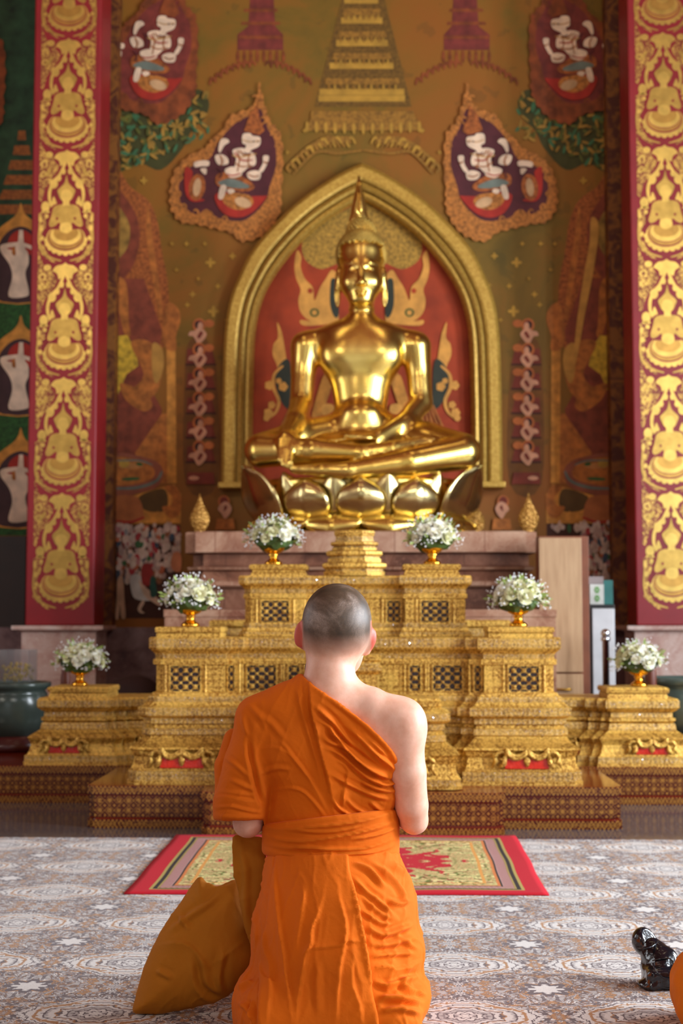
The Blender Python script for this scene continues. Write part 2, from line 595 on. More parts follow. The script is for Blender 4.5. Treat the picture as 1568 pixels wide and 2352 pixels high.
def ribbon(pts, w, n=5):
    pts = smoothpts(pts, n); L, Rr = [], []
    for i, p in enumerate(pts):
        a, b = pts[max(i - 1, 0)], pts[min(i + 1, len(pts) - 1)]
        d = math.hypot(b[0] - a[0], b[1] - a[1]) or 1
        nx, ny = -(b[1] - a[1]) / d, (b[0] - a[0]) / d
        f = w * (.35 + .65 * math.sin(PI * (i + .5) / len(pts)) ** .5) / 2
        L.append((p[0] + nx * f, p[1] + ny * f)); Rr.append((p[0] - nx * f, p[1] - ny * f))
    return L + Rr[::-1]


def motif(name, shapes, T=None, y0=YW, parent=None, step=.0004, label=None, shrink=False):
    """shapes: (kind, data, pigment); kinds: p sharp outline, s smooth outline, e ellipse, r ribbon"""
    bm = B(); mats = []; step = min(step, .022 / len(shapes))
    for i, (k, d, m) in enumerate(shapes):
        if m not in mats: mats.append(m)
        if m is WHI_ and k == 's' and shrink:
            gx = sum(p[0] for p in d) / len(d); gy = sum(p[1] for p in d) / len(d); d = [(gx + (p[0] - gx) * .90, gy + (p[1] - gy) * .88) for p in d]
        pts = d if k == 'p' else smoothpts(d, 4, True) if k == 's' else circ(*d) if k == 'e' else ribbon(*d)
        apply_poly(bm, pts, y0 - .003 - step * i, mats.index(m), T)
    o = obj(name, bm, mats, parent or wall_back)
    if label: o['label'] = label
    return o


AX = 2 * 834.5
mir = lambda f: (lambda p: (AX - f(p)[0], f(p)[1]))
ident = lambda p: p

PK_ = paint(196, 150, 84)
ORA, ORA2, PUR = paint(178, 112, 48, .25, 40), paint(160, 88, 38, .25, 40), paint(84, 34, 40)
WHI, RED, GRN, TEAL = paint(232, 205, 176), paint(170, 44, 30), paint(74, 86, 34, .2, 20), paint(110, 120, 110)
FAD, FAD2 = paint(134, 66, 28, .2, 12), paint(120, 48, 40, .15, 12)


def deity(T, dim=False, name='painted_deity'):
    o1, o2 = (ORA, PUR) if not dim else (FAD, FAD2)
    wave = []
    base = smoothpts([(1190, 380), (1215, 480), (1245, 560), (1290, 620), (1300, 750), (1292, 880), (1290, 960), (1250, 1040), (1190, 1090), (1110, 1110), (1060, 1070), (980, 1050), (900, 1030), (830, 1020), (785, 960), (780, 880), (800, 790), (860, 720), (940, 680), (970, 640), (1020, 600), (1060, 530), (1140, 500), (1180, 450)], 6, True)
    for i, p in enumerate(base):
        c = (1080, 820); d = 1 + .022 * math.sin(i * 1.9); wave.append((c[0] + (p[0] - c[0]) * d, c[1] + (p[1] - c[1]) * d))
    S = [('p', wave, o1),
         ('s', [(1195, 500), (1230, 590), (1262, 650), (1268, 760), (1240, 850), (1225, 910), (1180, 970), (1110, 1015), (1000, 1000), (950, 960), (900, 985), (830, 930), (825, 830), (870, 770), (960, 730), (1000, 655), (1075, 570), (1150, 530)], o2)]
    rr = random.Random(3)
    for k in range(26):                     # flame curls inside the halo rim
        p = wave[(k * 6 + 3) % len(wave)]; c = (1080, 830); f = .86
        x, y = c[0] + (p[0] - c[0]) * f, c[1] + (p[1] - c[1]) * f
        S.append(('r', ([(x, y), (x + 14, y - 18), (x + 4, y - 34), (x - 10, y - 26)], 9), o1))
    S += [('p', [(1120, 600), (1150, 520), (1185, 480), (1190, 540), (1215, 600), (1190, 620)], ORA2 if not dim else FAD),
          ('s', [(1000, 800), (1060, 790), (1130, 820), (1170, 860), (1120, 880), (1020, 860), (990, 840)], ORA2),
          ('s', [(850, 770), (885, 790), (875, 850), (900, 900), (940, 920), (880, 925), (850, 880)], RED),
          ('e', (905, 860, 38, 62, 8), ORA2),
          ('s', [(985, 900), (1040, 880), (1120, 900), (1200, 900), (1225, 905), (1160, 975), (1090, 1000), (1020, 975)], RED),
          ('s', [(1020, 900), (1080, 885), (1150, 900), (1160, 940), (1100, 965), (1040, 945)], ORA),
          ('s', [(1000, 840), (1060, 820), (1140, 850), (1130, 865), (1050, 860)], TEAL),
          ('s', [(1112, 610), (1150, 606), (1160, 618), (1200, 628), (1196, 670), (1160, 690), (1150, 700), (1168, 712), (1115, 706), (1128, 670), (1108, 655)], WHI),
          ('s', [(1062, 685), (1110, 672), (1150, 690), (1178, 715), (1178, 760), (1140, 775), (1110, 800), (1075, 770), (1080, 730)], WHI),
          ('s', [(985, 712), (1020, 706), (1048, 725), (1050, 755), (1010, 762), (990, 745)], WHI),
          ('s', [(1030, 775), (1070, 762), (1110, 775), (1112, 808), (1065, 820), (1035, 800)], WHI),
          ('s', [(1130, 795), (1165, 780), (1200, 790), (1192, 828), (1145, 826)], WHI),
          ('s', [(1208, 712), (1236, 712), (1232, 745), (1205, 795), (1186, 790), (1206, 750)], WHI),
          ('s', [(1012, 640), (1040, 632), (1056, 650), (1030, 670), (1010, 705), (1000, 690)], WHI),
          ('s', [(888, 745), (930, 735), (964, 740), (960, 764), (925, 765), (892, 770)], WHI),
          ('s', [(918, 775), (948, 772), (948, 800), (935, 800)], WHI),
          ('s', [(1012, 852), (1036, 846), (1040, 870), (1022, 918), (1000, 912)], WHI),
          ('s', [(1040, 872), (1066, 866), (1080, 880), (1054, 892)], WHI),
          ('e', (1116, 930, 40, 22, 20), paint(205, 165, 120)),
          ('e', (905, 860, 18, 42, 8), paint(205, 165, 120)),
          ('r', ([(1078, 700), (1110, 735), (1160, 735)], 7), RED), ('r', ([(1075, 745), (1110, 765), (1160, 760)], 6), ORA2),
          ('r', ([(1100, 690), (1120, 712), (1150, 712)], 6), ORA2), ('r', ([(1040, 800), (1070, 806), (1105, 796)], 6), RED),
          ('r', ([(1052, 690), (1066, 720), (1060, 762)], 8), PUR), ('r', ([(1066, 712), (1100, 722), (1178, 706)], 6), PK_), ('r', ([(1090, 690), (1100, 730), (1090, 790)], 5), ORA2), ('r', ([(1150, 700), (1140, 740), (1150, 775)], 5), ORA2), ('r', ([(1010, 712), (1022, 740), (1014, 762)], 6), ORA2), ('r', ([(1120, 700), (1136, 708), (1152, 702)], 6), PUR), ('r', ([(1112, 640), (1150, 652), (1196, 644)], 4), PK_), ('e', (1165, 650, 5, 3), PUR), ('e', (1186, 652, 4, 3), PUR), ('r', ([(1212, 740), (1222, 750), (1230, 744)], 5), ORA2), ('r', ([(1140, 800), (1165, 812), (1190, 806)], 5), ORA2), ('r', ([(1000, 770), (1020, 790), (1010, 820)], 7), PUR)]
    return motif(name, S, T, y0=YW - .028, shrink=True)


T1 = lambda p: (p[0] * .5, p[1] * .5)
T2 = lambda p: ((p[0] - 390) * .5, (p[1] - 540) * .5)
deity(T1); deity(mir(T1)); deity(T2, True); deity(mir(T2), True)
T3 = lambda p: ((p[0] - 1275) * .5, (p[1] - 420) * .5)
deity(T3, True)

# painted foliage under the upper deities
def foliage(T, seed):
    rr = random.Random(seed); S = []
    cols = [paint(96, 100, 40), paint(156, 122, 48), paint(64, 112, 74), paint(170, 130, 52), paint(66, 66, 26)]
    S.append(('s', [(262, 250), (330, 262), (400, 240), (455, 205), (480, 235), (470, 270), (440, 300), (420, 340), (370, 390), (320, 375), (262, 390)], cols[4]))
    for k in range(300):
        x = rr.uniform(262, 480); y = rr.uniform(215, 395)
        if y > 400 - (x - 262) * .42 or y < 262 - max(0, x - 360) * .5: continue
        gx, gy = round(x / 34) * 34, round(y / 30) * 30 - 8; a = math.degrees(math.atan2(y - gy, x - gx)) + rr.uniform(-15, 15); S.append(('e', (x, y, rr.uniform(7, 12), rr.uniform(2.5, 4), a), cols[rr.randrange(4)]))
    return motif('painted_foliage', S, T)


foliage(ident, 1); foliage(mir(ident), 2)
# painted spire above the arch
GB, GD, GM = paint(186, 142, 52, .1), paint(112, 80, 24, .2, 40), paint(150, 106, 36, .2, 40)
S = [('p', [(800, -60), (868, -60), (945, 245), (722, 245)], GD)]
lev = [(0, 790, 868), (46, 783, 878), (98, 772, 890), (150, 757, 903), (210, 733, 928), (225, 731, 930)]
for y, a, b in lev: S.append(('p', [(a, y - 6), (b, y - 6), (b, y + 8), (a, y + 8)], GB))
for y, a, b in ((20, 790, 872), (72, 778, 884), (122, 766, 896), (180, 748, 915), (255, 715, 950)):
    S.append(('p', [(a, y), (b, y), (b + 3, y + 14), (a - 3, y + 14)], GM))
    for k in range(12): S.append(('e', (a + (b - a) * (k + .5) / 12, y + 20, 2.4, 6), GB if k % 2 else GM))
S.append(('p', [(718, 262), (948, 262), (975, 300), (700, 300)], GM))
for k in range(13): S.append(('e', (705 + k * 21.5, 296 + abs(k - 6) * -.8, 4, 13), GB))
for sgn in (1, -1):
    for k in range(14):
        x = 834 + sgn * (18 + k * 10.5); y = 330 + (0 if k < 5 else (k - 5) ** 1.5 * 2.6)
        S.append(('r', ([(x, y), (x + 9 * sgn, y - 14), (x + 20 * sgn, y - 4), (x + 13 * sgn, y + 8)], 7), GM if k % 3 else GB))
    S.append(('r', ([(834, 345), (834 + sgn * 60, 352), (834 + sgn * 110, 350), (834 + sgn * 160, 400)], 6), GM))
motif('painted_spire', S)
for T in (ident, mir(ident)):                  # faded spires either side
    S = [('p', [(578, -60), (625, -60), (632, 60), (650, 80), (650, 115), (545, 115), (545, 80), (570, 60)], FAD2)]
    for y in (20, 50, 82): S.append(('p', [(565 - y * .2, y), (632 + y * .2, y), (634 + y * .2, y + 7), (563 - y * .2, y + 7)], FAD))
    for k in range(8): S.append(('e', (546 + k * 15, 130, 4, 14), FAD))
    for sgn in (1, -1):
        for k in range(8): S.append(('r', ([(598 + sgn * (10 + k * 13), 150 + k * k * .8), (598 + sgn * (20 + k * 13), 140 + k * k * .8), (598 + sgn * (26 + k * 13), 156 + k * k * .8)], 6), FAD))
    motif('painted_faded_spire', S, T)

# tall faded standing figure, pilaster and offering bowl at either side
PK, PK2, MAR = paint(206, 140, 58, .15, 14), paint(178, 106, 44, .2, 14), paint(132, 62, 40, .15, 12)
for T, lr in ((ident, 0), (mir(ident), 1)):
    S = [('s', [(262, 390), (275, 392), (300, 430), (340, 460), (362, 510), (372, 580), (384, 640), (388, 720), (380, 790), (330, 830), (262, 840)], paint(160, 88, 38, .25, 12)),
         ('s', [(262, 440), (285, 450), (315, 500), (320, 560), (300, 620), (262, 640)], MAR),
         ('s', [(262, 470), (278, 480), (298, 520), (292, 570), (262, 590)], paint(158, 120, 52, .25, 10)),
         ('p', [(262, 640), (330, 640), (372, 760), (350, 900), (372, 940), (360, 1040), (262, 1050)], MAR),
         ('s', [(262, 640), (290, 650), (296, 740), (300, 770), (286, 770), (270, 700)], PK2),
         ('s', [(340, 470), (352, 560), (364, 640), (374, 720), (366, 730), (350, 640), (336, 540)], PK2),
         ('p', [(262, 772), (292, 770), (310, 800), (318, 840), (290, 860), (272, 905), (262, 900)], paint(206, 168, 50, .2, 20)),
         ('s', [(300, 790), (330, 780), (360, 800), (372, 850), (360, 900), (320, 930), (300, 900), (330, 860)], PK2),
         ('s', [(350, 790), (372, 800), (376, 840), (362, 880), (350, 860)], paint(190, 140, 62)),
         ('s', [(276, 880), (330, 900), (350, 930), (330, 945), (290, 920)], PK2),
         ('p', [(310, 1040), (372, 950), (404, 950), (404, 1110), (330, 1110)], PK2),
         ('p', [(382, 800), (403, 800), (405, 1110), (384, 1110)], PK),
         ('s', [(382, 700), (398, 698), (412, 715), (414, 740), (404, 772), (404, 804), (380, 800), (372, 760)], PK2),
         ('p', [(264, 1112), (300, 1140), (340, 1128), (400, 1112), (416, 1135), (415, 1202), (264, 1202)], PK),
         ('s', [(320, 1140), (370, 1122), (385, 1140), (380, 1172), (345, 1175), (325, 1165)], paint(92, 66, 26)),
         ('s', [(378, 1120), (400, 1115), (416, 1140), (412, 1180), (390, 1190), (372, 1165), (392, 1160), (395, 1140)], PK2),
         ('s', [(264, 1046), (330, 1050), (365, 1065), (375, 1090), (360, 1118), (320, 1132), (264, 1138)], paint(150, 84, 60, .1)),
         ('s', [(264, 1052), (325, 1058), (352, 1075), (352, 1096), (320, 1110), (264, 1112)], PK2),
         ('e', (300, 1070, 28, 7, 0), paint(190, 130, 70)), ('e', (320, 1066, 8, 4, 10), paint(50, 92, 44)), ('e', (300, 1100, 22, 4, -3), paint(60, 96, 48)),
         ('e', (285, 1064, 12, 10, 0), paint(190, 150, 60)),
         ('r', ([(264, 1122), (315, 1120), (358, 1105), (372, 1082)], 7), TEAL), ('r', ([(266, 1058), (320, 1058), (350, 1068)], 4), TEAL),
         ('s', [(264, 1142), (315, 1142), (330, 1180), (320, 1196), (264, 1200)], paint(176, 104, 56)),
         ('r', ([(266, 1196), (300, 1199), (332, 1188)], 6), RED),
         ('p', [(340, 1202), (346, 1182), (352, 1196), (362, 1172), (370, 1196), (378, 1184), (384, 1202)], PK)]
    if lr:
        S += [('s', [(294, 520), (312, 500), (316, 560), (330, 640), (345, 740), (352, 800), (366, 830), (372, 850), (352, 846), (340, 800), (326, 720), (306, 620)], paint(200, 146, 66))]
    motif('painted_standing_figure', S, T)
    # column of small seated monks
    S = []
    SK, HA, MB_ = paint(214, 156, 122), paint(190, 106, 52), paint(126, 52, 36)
    S.append(('s', [(432, 790), (458, 770), (480, 790), (498, 860), (500, 1110), (426, 1112), (424, 860)], paint(118, 74, 26)))
    for k in range(6):
        y = 757 + k * 56
        if k: S.append(('p', [(430, y - 12), (486, y - 12), (494, y + 22), (428, y + 22)], MB_)); S.append(('p', [(426, y + 22), (496, y + 22), (496, y + 27), (426, y + 27)], paint(70, 34, 20)))
    for k in range(6):
        y = 757 + k * 56
        S += [('e', (480, y - 14, 12, 9), HA), ('e', (457, y - 10, 15, 16), HA), ('e', (457, y - 11, 10, 11), MB_), ('e', (453, y - 11, 6, 8), paint(60, 30, 24)),
              ('e', (460, y - 8, 6, 9), SK),
              ('s', [(454, y - 4), (464, y - 2), (474, y + 8), (472, y + 18), (460, y + 31), (452, y + 30), (444, y + 16), (433, y + 14), (436, y + 5), (448, y + 2)], SK),
              ('s', [(460, y + 4), (466, y + 8), (458, y + 20), (453, y + 16)], MB_)]
    S.append(('p', [(430, 1085), (490, 1085), (494, 1112), (428, 1112)], MB_)); S.append(('e', (445, 1098, 12, 5), SK))
    y = 1155
    S += [('e', (514, y - 3, 14, 15), HA), ('e', (514, y - 4, 9, 10), MB_), ('s', [(510, y), (522, y - 2), (532, y + 12), (526, y + 28), (516, y + 36), (508, y + 24), (500, y + 14)], SK), ('s', [(516, y + 6), (522, y + 10), (514, y + 20)], MB_), ('p', [(498, y + 36), (536, y + 36), (540, y + 62), (494, y + 62)], PK2)]
    motif('painted_seated_monks', S, T)

# small gold blossoms scattered over the ground
S = []
for x, y, r in ((490, 715, 13), (483, 603, 12), (442, 676, 7), (500, 657, 6), (430, 700, 6), (534, 588, 8), (575, 540, 6), (415, 478, 6), (330, 415, 9), (545, 655, 5), (428, 560, 6), (405, 620, 5), (470, 560, 5), (612, 560, 4), (700, 300, 6), (660, 350, 5), (455, 640, 4), (520, 735, 5), (395, 560, 5)):
    for a in range(4): S.append(('e', (x + r * .5 * math.cos(a * PI / 2), y + r * .5 * math.sin(a * PI / 2), r * .5, r * .3, a * 90), GB))
motif('painted_blossoms', S); motif('painted_blossoms', S, mir(ident))

# crowd scenes low on the wall
def crowd(seed, x0, x1, y0, y1, clip=None, name='painted_crowd_scene'):
    rr = random.Random(seed); S = [('p', [(x0, y0), (x1, y0), (x1, y1), (x0, y1)], paint(74, 40, 28))]
    cols = [paint(*c) for c in ((205, 178, 160), (190, 160, 148), (214, 190, 176), (176, 150, 140), (206, 186, 170), (190, 104, 70), (176, 56, 60), (64, 78, 96), (60, 100, 60), (180, 120, 120), (150, 150, 150), (140, 90, 60))]
    for k in range(int((x1 - x0) * (y1 - y0) / 84)):
        x, y = rr.uniform(x0 + 4, x1 - 4), rr.uniform(y0 + 5, y1 - 8)
        if clip and not clip(x, y): continue
        c = cols[min(11, int(abs(rr.gauss(0, 6))))]
        S.append(('e', (x, y, rr.uniform(4, 7.5), rr.uniform(6, 11), rr.uniform(-25, 25), 10), c))
        if rr.random() < .5: S.append(('e', (x + rr.uniform(-3, 3), y - 9, 4.6, 5.4, 0, 9), cols[rr.randrange(3)]))
    return S


S = crowd(5, 264, 414, 1206, 1420, lambda x, y: y < 1345 - abs(x - 310) * .1 and not (y > 1310 and x > 380))
W2 = paint(206, 204, 200)
S += [('s', [(300, 1325), (315, 1318), (330, 1335), (338, 1370), (345, 1380), (310, 1375), (300, 1350)], W2),
      ('s', [(318, 1330), (330, 1345), (360, 1372), (368, 1392), (352, 1384), (330, 1366)], paint(214, 184, 160)),
      ('s', [(326, 1380), (332, 1384), (324, 1400), (332, 1408), (322, 1408), (316, 1398)], paint(214, 184, 160)),
      ('s', [(270, 1330), (282, 1326), (286, 1380), (288, 1418), (278, 1418), (276, 1388), (272, 1420), (265, 1418), (268, 1372)], paint(196, 158, 130)),
      ('s', [(326, 1300), (345, 1296), (352, 1325), (342, 1345), (326, 1340)], paint(150, 44, 40)), ('s', [(345, 1330), (354, 1325), (360, 1365), (346, 1370)], paint(40, 84, 74)),
      ('s', [(398, 1270), (415, 1272), (415, 1310), (400, 1312), (392, 1296)], paint(206, 130, 88))]
motif('painted_crowd_scene', S)
motif('painted_crowd_scene', crowd(9, 1255, 1405, 1203, 1345, lambda x, y: y < 1215 or x > 1338))

# left end of the wall: green panel with arched niches of white figures
S = [('p', [(-80, -40), (90, -40), (90, 520), (-80, 520)], paint(38, 66, 40, .25, 8)), ('p', [(-80, 520), (90, 520), (90, 1230), (-80, 1230)], paint(40, 84, 34, .25, 30))]
for k in range(6):
    y = 300 + k * 34; w = 10 + k * 11
    S.append(('p', [(50 - w, y + 22), (50 + w, y + 22), (50 + w * .8, y), (50 - w * .8, y)], paint(150, 86, 36, .2, 30)))
for k in range(3):
    y = 478 + 258 * k
    S += [('p', [(-60, y + 206), (90, y + 206), (90, y + 216), (-60, y + 216)], GM),
          ('s', [(48, y - 12), (56, y + 12), (76, y + 30), (108, y + 66), (112, y + 205), (-30, y + 205), (-28, y + 80), (0, y + 45), (30, y + 22), (42, y + 6)], PK),
          ('s', [(48, y + 42), (80, y + 58), (98, y + 96), (98, y + 205), (-16, y + 205), (-8, y + 100), (14, y + 58)], paint(66, 42, 44)),
          ('s', [(48, y + 50), (72, y + 62), (82, y + 96), (60, y + 110), (30, y + 112), (16, y + 96), (24, y + 64)], RED),
          ('p', [(40, y + 90), (55, y + 90), (53, y + 50), (44, y + 50)], WHI),
          ('s', [(30, y + 96), (60, y + 96), (66, y + 125), (58, y + 150), (66, y + 190), (60, y + 203), (20, y + 203), (28, y + 160), (22, y + 130), (2, y + 100), (4, y + 84), (40, y + 78), (56, y + 80), (80, y + 90), (80, y + 98), (50, y + 88), (16, y + 92)], WHI),
          ('e', (46, y + 96, 12, 16), WHI), ('s', [(28, y + 92), (34, y + 88), (36, y + 108), (28, y + 106)], PK2)]
motif('painted_niches', S)
bm = B()
a, b = pt(-90, 1232, YW - .02), pt(60, 1232, YW - .02)
box(bm, a.x, b.x, YW - .03, YW, 0, a.z)
M_DOOR = plain('dark_door_wood', lin(40, 22, 16), .5)
struct('door_2', bm, M_DOOR)
# marble wainscot
bm = B(); z = pt(300, 1441, YW - .04).z
box(bm, -3.3, 3.1, YW - .05, YW, 0, z)
struct('baseboard_back', bm, M_MARBLE3)

# pilaster strips between wall and pillars
for s, xa, xb in ((0, 226, 262), (1, 1402, 1440)):
    a, b = pt(xa, 1000, 11.85).x, pt(xb, 1000, 11.85).x
    bm = B(); box(bm, a, b, 11.82, YW, .9, 9.6)
    m = Mat('brown_gold_strip'); n = m.noise(9, 3, None, .5, 1.5)
    m.set('Base Color', n.ramp([(.42, lin(84, 36, 18)), (.6, lin(140, 86, 30))])).set('Roughness', .6)
    struct('trim_%d' % (s + 1), bm, m.m)

# ---------------------------------------------------------------- pillars with gilt stencil
M_LEAF = m_gold_leaf('gold_leaf')
M_LEAF2 = m_gold_leaf('gold_leaf_deep', (.62, .40, .10), .36)
M_SKIRT = m_gold_leaf('gold_leaf_dull', (.60, .34, .08), .4, .85)


def pillar(cx, label, dx):
    global m_cx
    hw = .269; Y0 = 11.0
    t = thing('pillar', label, 'pillar', (cx, Y0 + .2, 0))
    zb = .943
    bm = B(); box(bm, cx - hw, cx + hw, Y0, Y0 + .4, zb, 9.6); obj('shaft', bm, M_RED, t, bevel=.012)
    bm = B(); plan = [(cx - hw, Y0), (cx + hw, Y0), (cx + hw, Y0 + .4), (cx - hw, Y0 + .4)]
    molded(bm, plan, [(0, .05), (.10, .05), (.12, .02), (zb - .05, .02), (zb - .035, .05), (zb - .03, .085), (zb, .085)])
    obj('marble_base', bm, M_PALE, t)
    m_cx = cx + dx
    FIL = m_gold_leaf('gilt_scrollwork', (.76, .48, .12), .38, .85, True)
    bm = B(); mats = [M_LEAF, M_LEAF2, FIL, M_SKIRT, M_RED]
    k = .0004295; P = .912; c = cx + dx
    zref = pt(150, 853, Y0).z + 2310 * k         # height of y=0 of the reference unit
    def add(pts, mi, lay, z0):
        for sg in ((1,) if min(p[0] for p in pts) < -20 else (1, -1)):
            vs = [bm.verts.new((c + sg * p[0] * k, Y0 - .002 - lay * .0006, z0 - p[1] * k)) for p in pts]
            try: bm.faces.new(vs).material_index = mi
            except Exception: pass
    sym = lambda pts: smoothpts(pts, 3) + [(-p[0], p[1]) for p in smoothpts(pts, 3)[::-1]]
    for u in range(-3, 6):
        z0 = zref + u * P
        if z0 - 2320 * k < zb - .05: continue
        if z0 - 2320 * k > 9: break
        add([(508, 60), (508, 1240), (460, 1270), (430, 1150), (380, 1000), (310, 900), (230, 780), (170, 680), (150, 600), (230, 500), (250, 430), (330, 420), (420, 300), (490, 120)], 2, 0, z0)
        add([(508, 1480), (508, 2180), (440, 2260), (360, 2330), (250, 2400), (180, 2420), (330, 2240), (430, 2050), (450, 1900), (400, 1800), (360, 1700), (340, 1500)], 2, 0, z0)
        add(ribbon([(0, 480), (70, 640), (140, 780), (230, 880), (300, 1030), (315, 1180), (290, 1310), (240, 1400)], 62), 0, 1, z0)
        add(ribbon([(470, 1560), (500, 1900), (480, 2100), (400, 2240), (250, 2330), (80, 2380)], 40), 1, 1, z0)
        for e in ((150, 830, 52, 58), (238, 935, 76, 90), (385, 1365, 78, 100), (360, 1540, 36, 42), (330, 385, 70, 60), (455, 1780, 42, 50), (440, 1950, 36, 44), (470, 1600, 32, 60), (60, 700, 40, 60)): add(circ(*e), 0, 2, z0)
        add([(320, 1440), (450, 1440), (470, 1480), (300, 1480)], 0, 2, z0)
        add(sym([(0, 290), (60, 330), (160, 350), (235, 440), (150, 500), (120, 600), (50, 560), (0, 500)]), 0, 2, z0)
        add(ribbon([(440, 620), (480, 560), (420, 500), (370, 560), (400, 640)], 34), 0, 2, z0); add(ribbon([(430, 820), (480, 760), (420, 700), (360, 760)], 30), 0, 2, z0)
        add(ribbon([(300, 640), (350, 740), (440, 780)], 60), 1, 1, z0)
        add(smoothpts([(230, 1170), (265, 1250), (285, 1330), (230, 1390), (170, 1340)], 3, True), 0, 2, z0)
        # figure
        add(circ(0, 1965, 405, 300, 0, 40), 4, 2.3, z0); add(circ(0, 1945, 338, 246, 0, 40), 4, 3.4, z0); add(circ(0, 1912, 300, 200, 0, 36), 4, 4.6, z0)
        add(sym([(0, 1300), (170, 1310), (270, 1370), (300, 1530), (345, 1700), (300, 1780), (0, 1800)]), 4, 6.4, z0)
        add(circ(0, 1960, 365, 262, 0, 40), 0, 3, z0); add(circ(0, 1930, 322, 232, 0, 40), 3, 4, z0); add(circ(0, 1905, 290, 190, 0, 36), 0, 5, z0); add(circ(0, 1860, 230, 150, 0, 36), 3, 6, z0)
        for a in range(6):
            th = PI * (a / 10); add(circ(350 * math.cos(th), 1990 + 245 * math.sin(th), 55, 55, 0, 12), 0, 2.5, z0)
        add(sym([(0, 1325), (150, 1335), (235, 1385), (270, 1530), (315, 1690), (275, 1750), (200, 1725), (115, 1665), (100, 1800), (0, 1840)]), 1, 7, z0)
        add(circ(0, 1765, 118, 100), 0, 8, z0)
        add(circ(165, 1590, 24, 26, 0, 10), 4, 8, z0)
        add(sym([(0, 740), (16, 850), (45, 930), (95, 985), (165, 1060), (140, 1150), (100, 1230), (50, 1260), (0, 1265)]), 1, 7, z0)
        add(circ(0, 1165, 108, 125), 0, 8, z0); add([(-58, 1240), (58, 1240), (66, 1350), (-66, 1350)], 0, 7.5, z0)
    obj('gilt_ornament', bm, mats, t)
    return t


pillar(-2.458, 'red square pillar with gilt praying figures left of the golden altar', .006)
pillar(2.262, 'red square pillar with gilt praying figures at the right edge of the hall', .006)

# ---------------------------------------------------------------- niche and gilded arch
outer = [(508, 1118), (509, 1000), (511, 880), (515, 770), (527, 690), (550, 630), (580, 572), (639, 505), (690, 458), (736, 425), (785, 395), (831, 374)]
inner = [(580, 1118), (580, 1000), (582, 880), (586, 770), (600, 700), (622, 650), (656, 600), (698, 551), (736, 518), (770, 494), (803, 474), (831, 461)]
mx = lambda p: (1662 - p[0], p[1])
ni = smoothpts(inner, 4)
niche = ni + [mx(p) for p in ni[::-1][1:]]
NR = paint(168, 62, 26, .12, 5); CR = paint(222, 158, 72, .1); GT = paint(170, 130, 50, .25, 40); DG = paint(52, 56, 44)
S = [('p', niche, NR)]
nm = lambda pts: [(1662 - p[0], p[1]) for p in pts]
crown = [(831, 470), (800, 478), (760, 500), (720, 520), (698, 545), (693, 575), (705, 602), (735, 618), (760, 612), (790, 600), (831, 600)]
S += [('s', crown, GT), ('s', nm(crown), GT)]
for f in (lambda q: q, nm):
    S += [('s', f([(682, 575), (692, 590), (690, 612), (700, 640), (718, 660), (722, 690), (735, 660), (748, 640), (762, 620), (776, 640), (778, 720), (770, 738), (720, 740), (692, 720), (685, 690), (690, 665), (680, 640), (676, 610)]), CR),
          ('e', (f([(712, 668)])[0][0], 668, 6, 6), NR), ('e', (f([(722, 718)])[0][0], 718, 11, 10), GRN), ('e', (f([(722, 718)])[0][0], 718, 6, 6), CR),
          ('s', f([(762, 640), (776, 650), (778, 720), (768, 728), (758, 700), (758, 660)]), DG),
          ('s', f([(690, 735), (720, 738), (770, 732), (770, 742), (700, 748)]), CR),
          ('s', f([(636, 740), (646, 760), (652, 790), (658, 830), (662, 870), (648, 880), (636, 840), (626, 815), (628, 790), (638, 775)]), CR),
          ('s', f([(640, 840), (665, 830), (668, 930), (650, 930), (632, 880)]), DG),
          ('r', (f([(650, 840), (630, 860), (628, 890), (640, 920), (634, 945), (618, 960)]), 8), CR)]
    for x, y, r in ((618, 885, 11), (650, 888, 11), (616, 948, 11), (624, 930, 9), (640, 875, 7), (612, 960, 8)):
        S += [('e', (f([(x, y)])[0][0] + r * .5 * math.cos(a * 1.257), y + r * .5 * math.sin(a * 1.257), r * .5), CR) for a in range(5)]
    for k in range(5): S.append(('r', (f([(640 + k * 10, 990), (655 + k * 9, 960), (668 + k * 5, 930)]), 5), PK2))
    S += [('s', f([(745, 860), (765, 870), (740, 950), (722, 985), (715, 960), (730, 900)]), PK), ('s', f([(740, 930), (765, 930), (765, 955), (742, 955)]), CR)]
motif('painted_flames', S, y0=YW)
bm = B()
oi, ii2 = smoothpts(outer, 5), smoothpts(inner, 5)
prof = [(0, 0), (0, .10), (.02, .13), (.10, .15), (.36, .15), (.44, .14), (.47, .10), (.50, .10), (.52, .145), (.60, .16), (.68, .145), (.70, .10), (.73, .10), (.76, .135), (.84, .14), (.92, .12), (.95, .07), (1, .05), (1, 0)]
rows = []
for path in (list(zip(oi, ii2)) + [(mx(a), mx(b)) for a, b in list(zip(oi, ii2))[::-1][1:]]):
    rows.append([bm.verts.new(pt(path[0][0] * (1 - s) + path[1][0] * s, path[0][1] * (1 - s) + path[1][1] * s, YW - h)) for s, h in prof])
for a, b in zip(rows, rows[1:]):
    for k in range(len(prof) - 1): bm.faces.new((a[k], a[k + 1], b[k + 1], b[k]))
bm.faces.new(rows[0]); bm.faces.new(rows[-1])
arch = thing('niche_arch', 'gilded moulded pointed arch on the wall around the seated golden statue', 'arch', (XA, YW, 1.9))
obj('arch_moulding', bm, M_GOLDARCH, arch)
for f in (lambda x: x, lambda x: 1662 - x):
    bm = B(); a, b = sorted((pt(f(504), 1110, 11.9).x, pt(f(584), 1110, 11.9).x)); z = pt(520, 1112, 11.9).z
    box(bm, a, b, 11.8, YW, z - .04, z + .01); obj('plinth', bm, M_GOLDARCH, arch, bevel=.006)
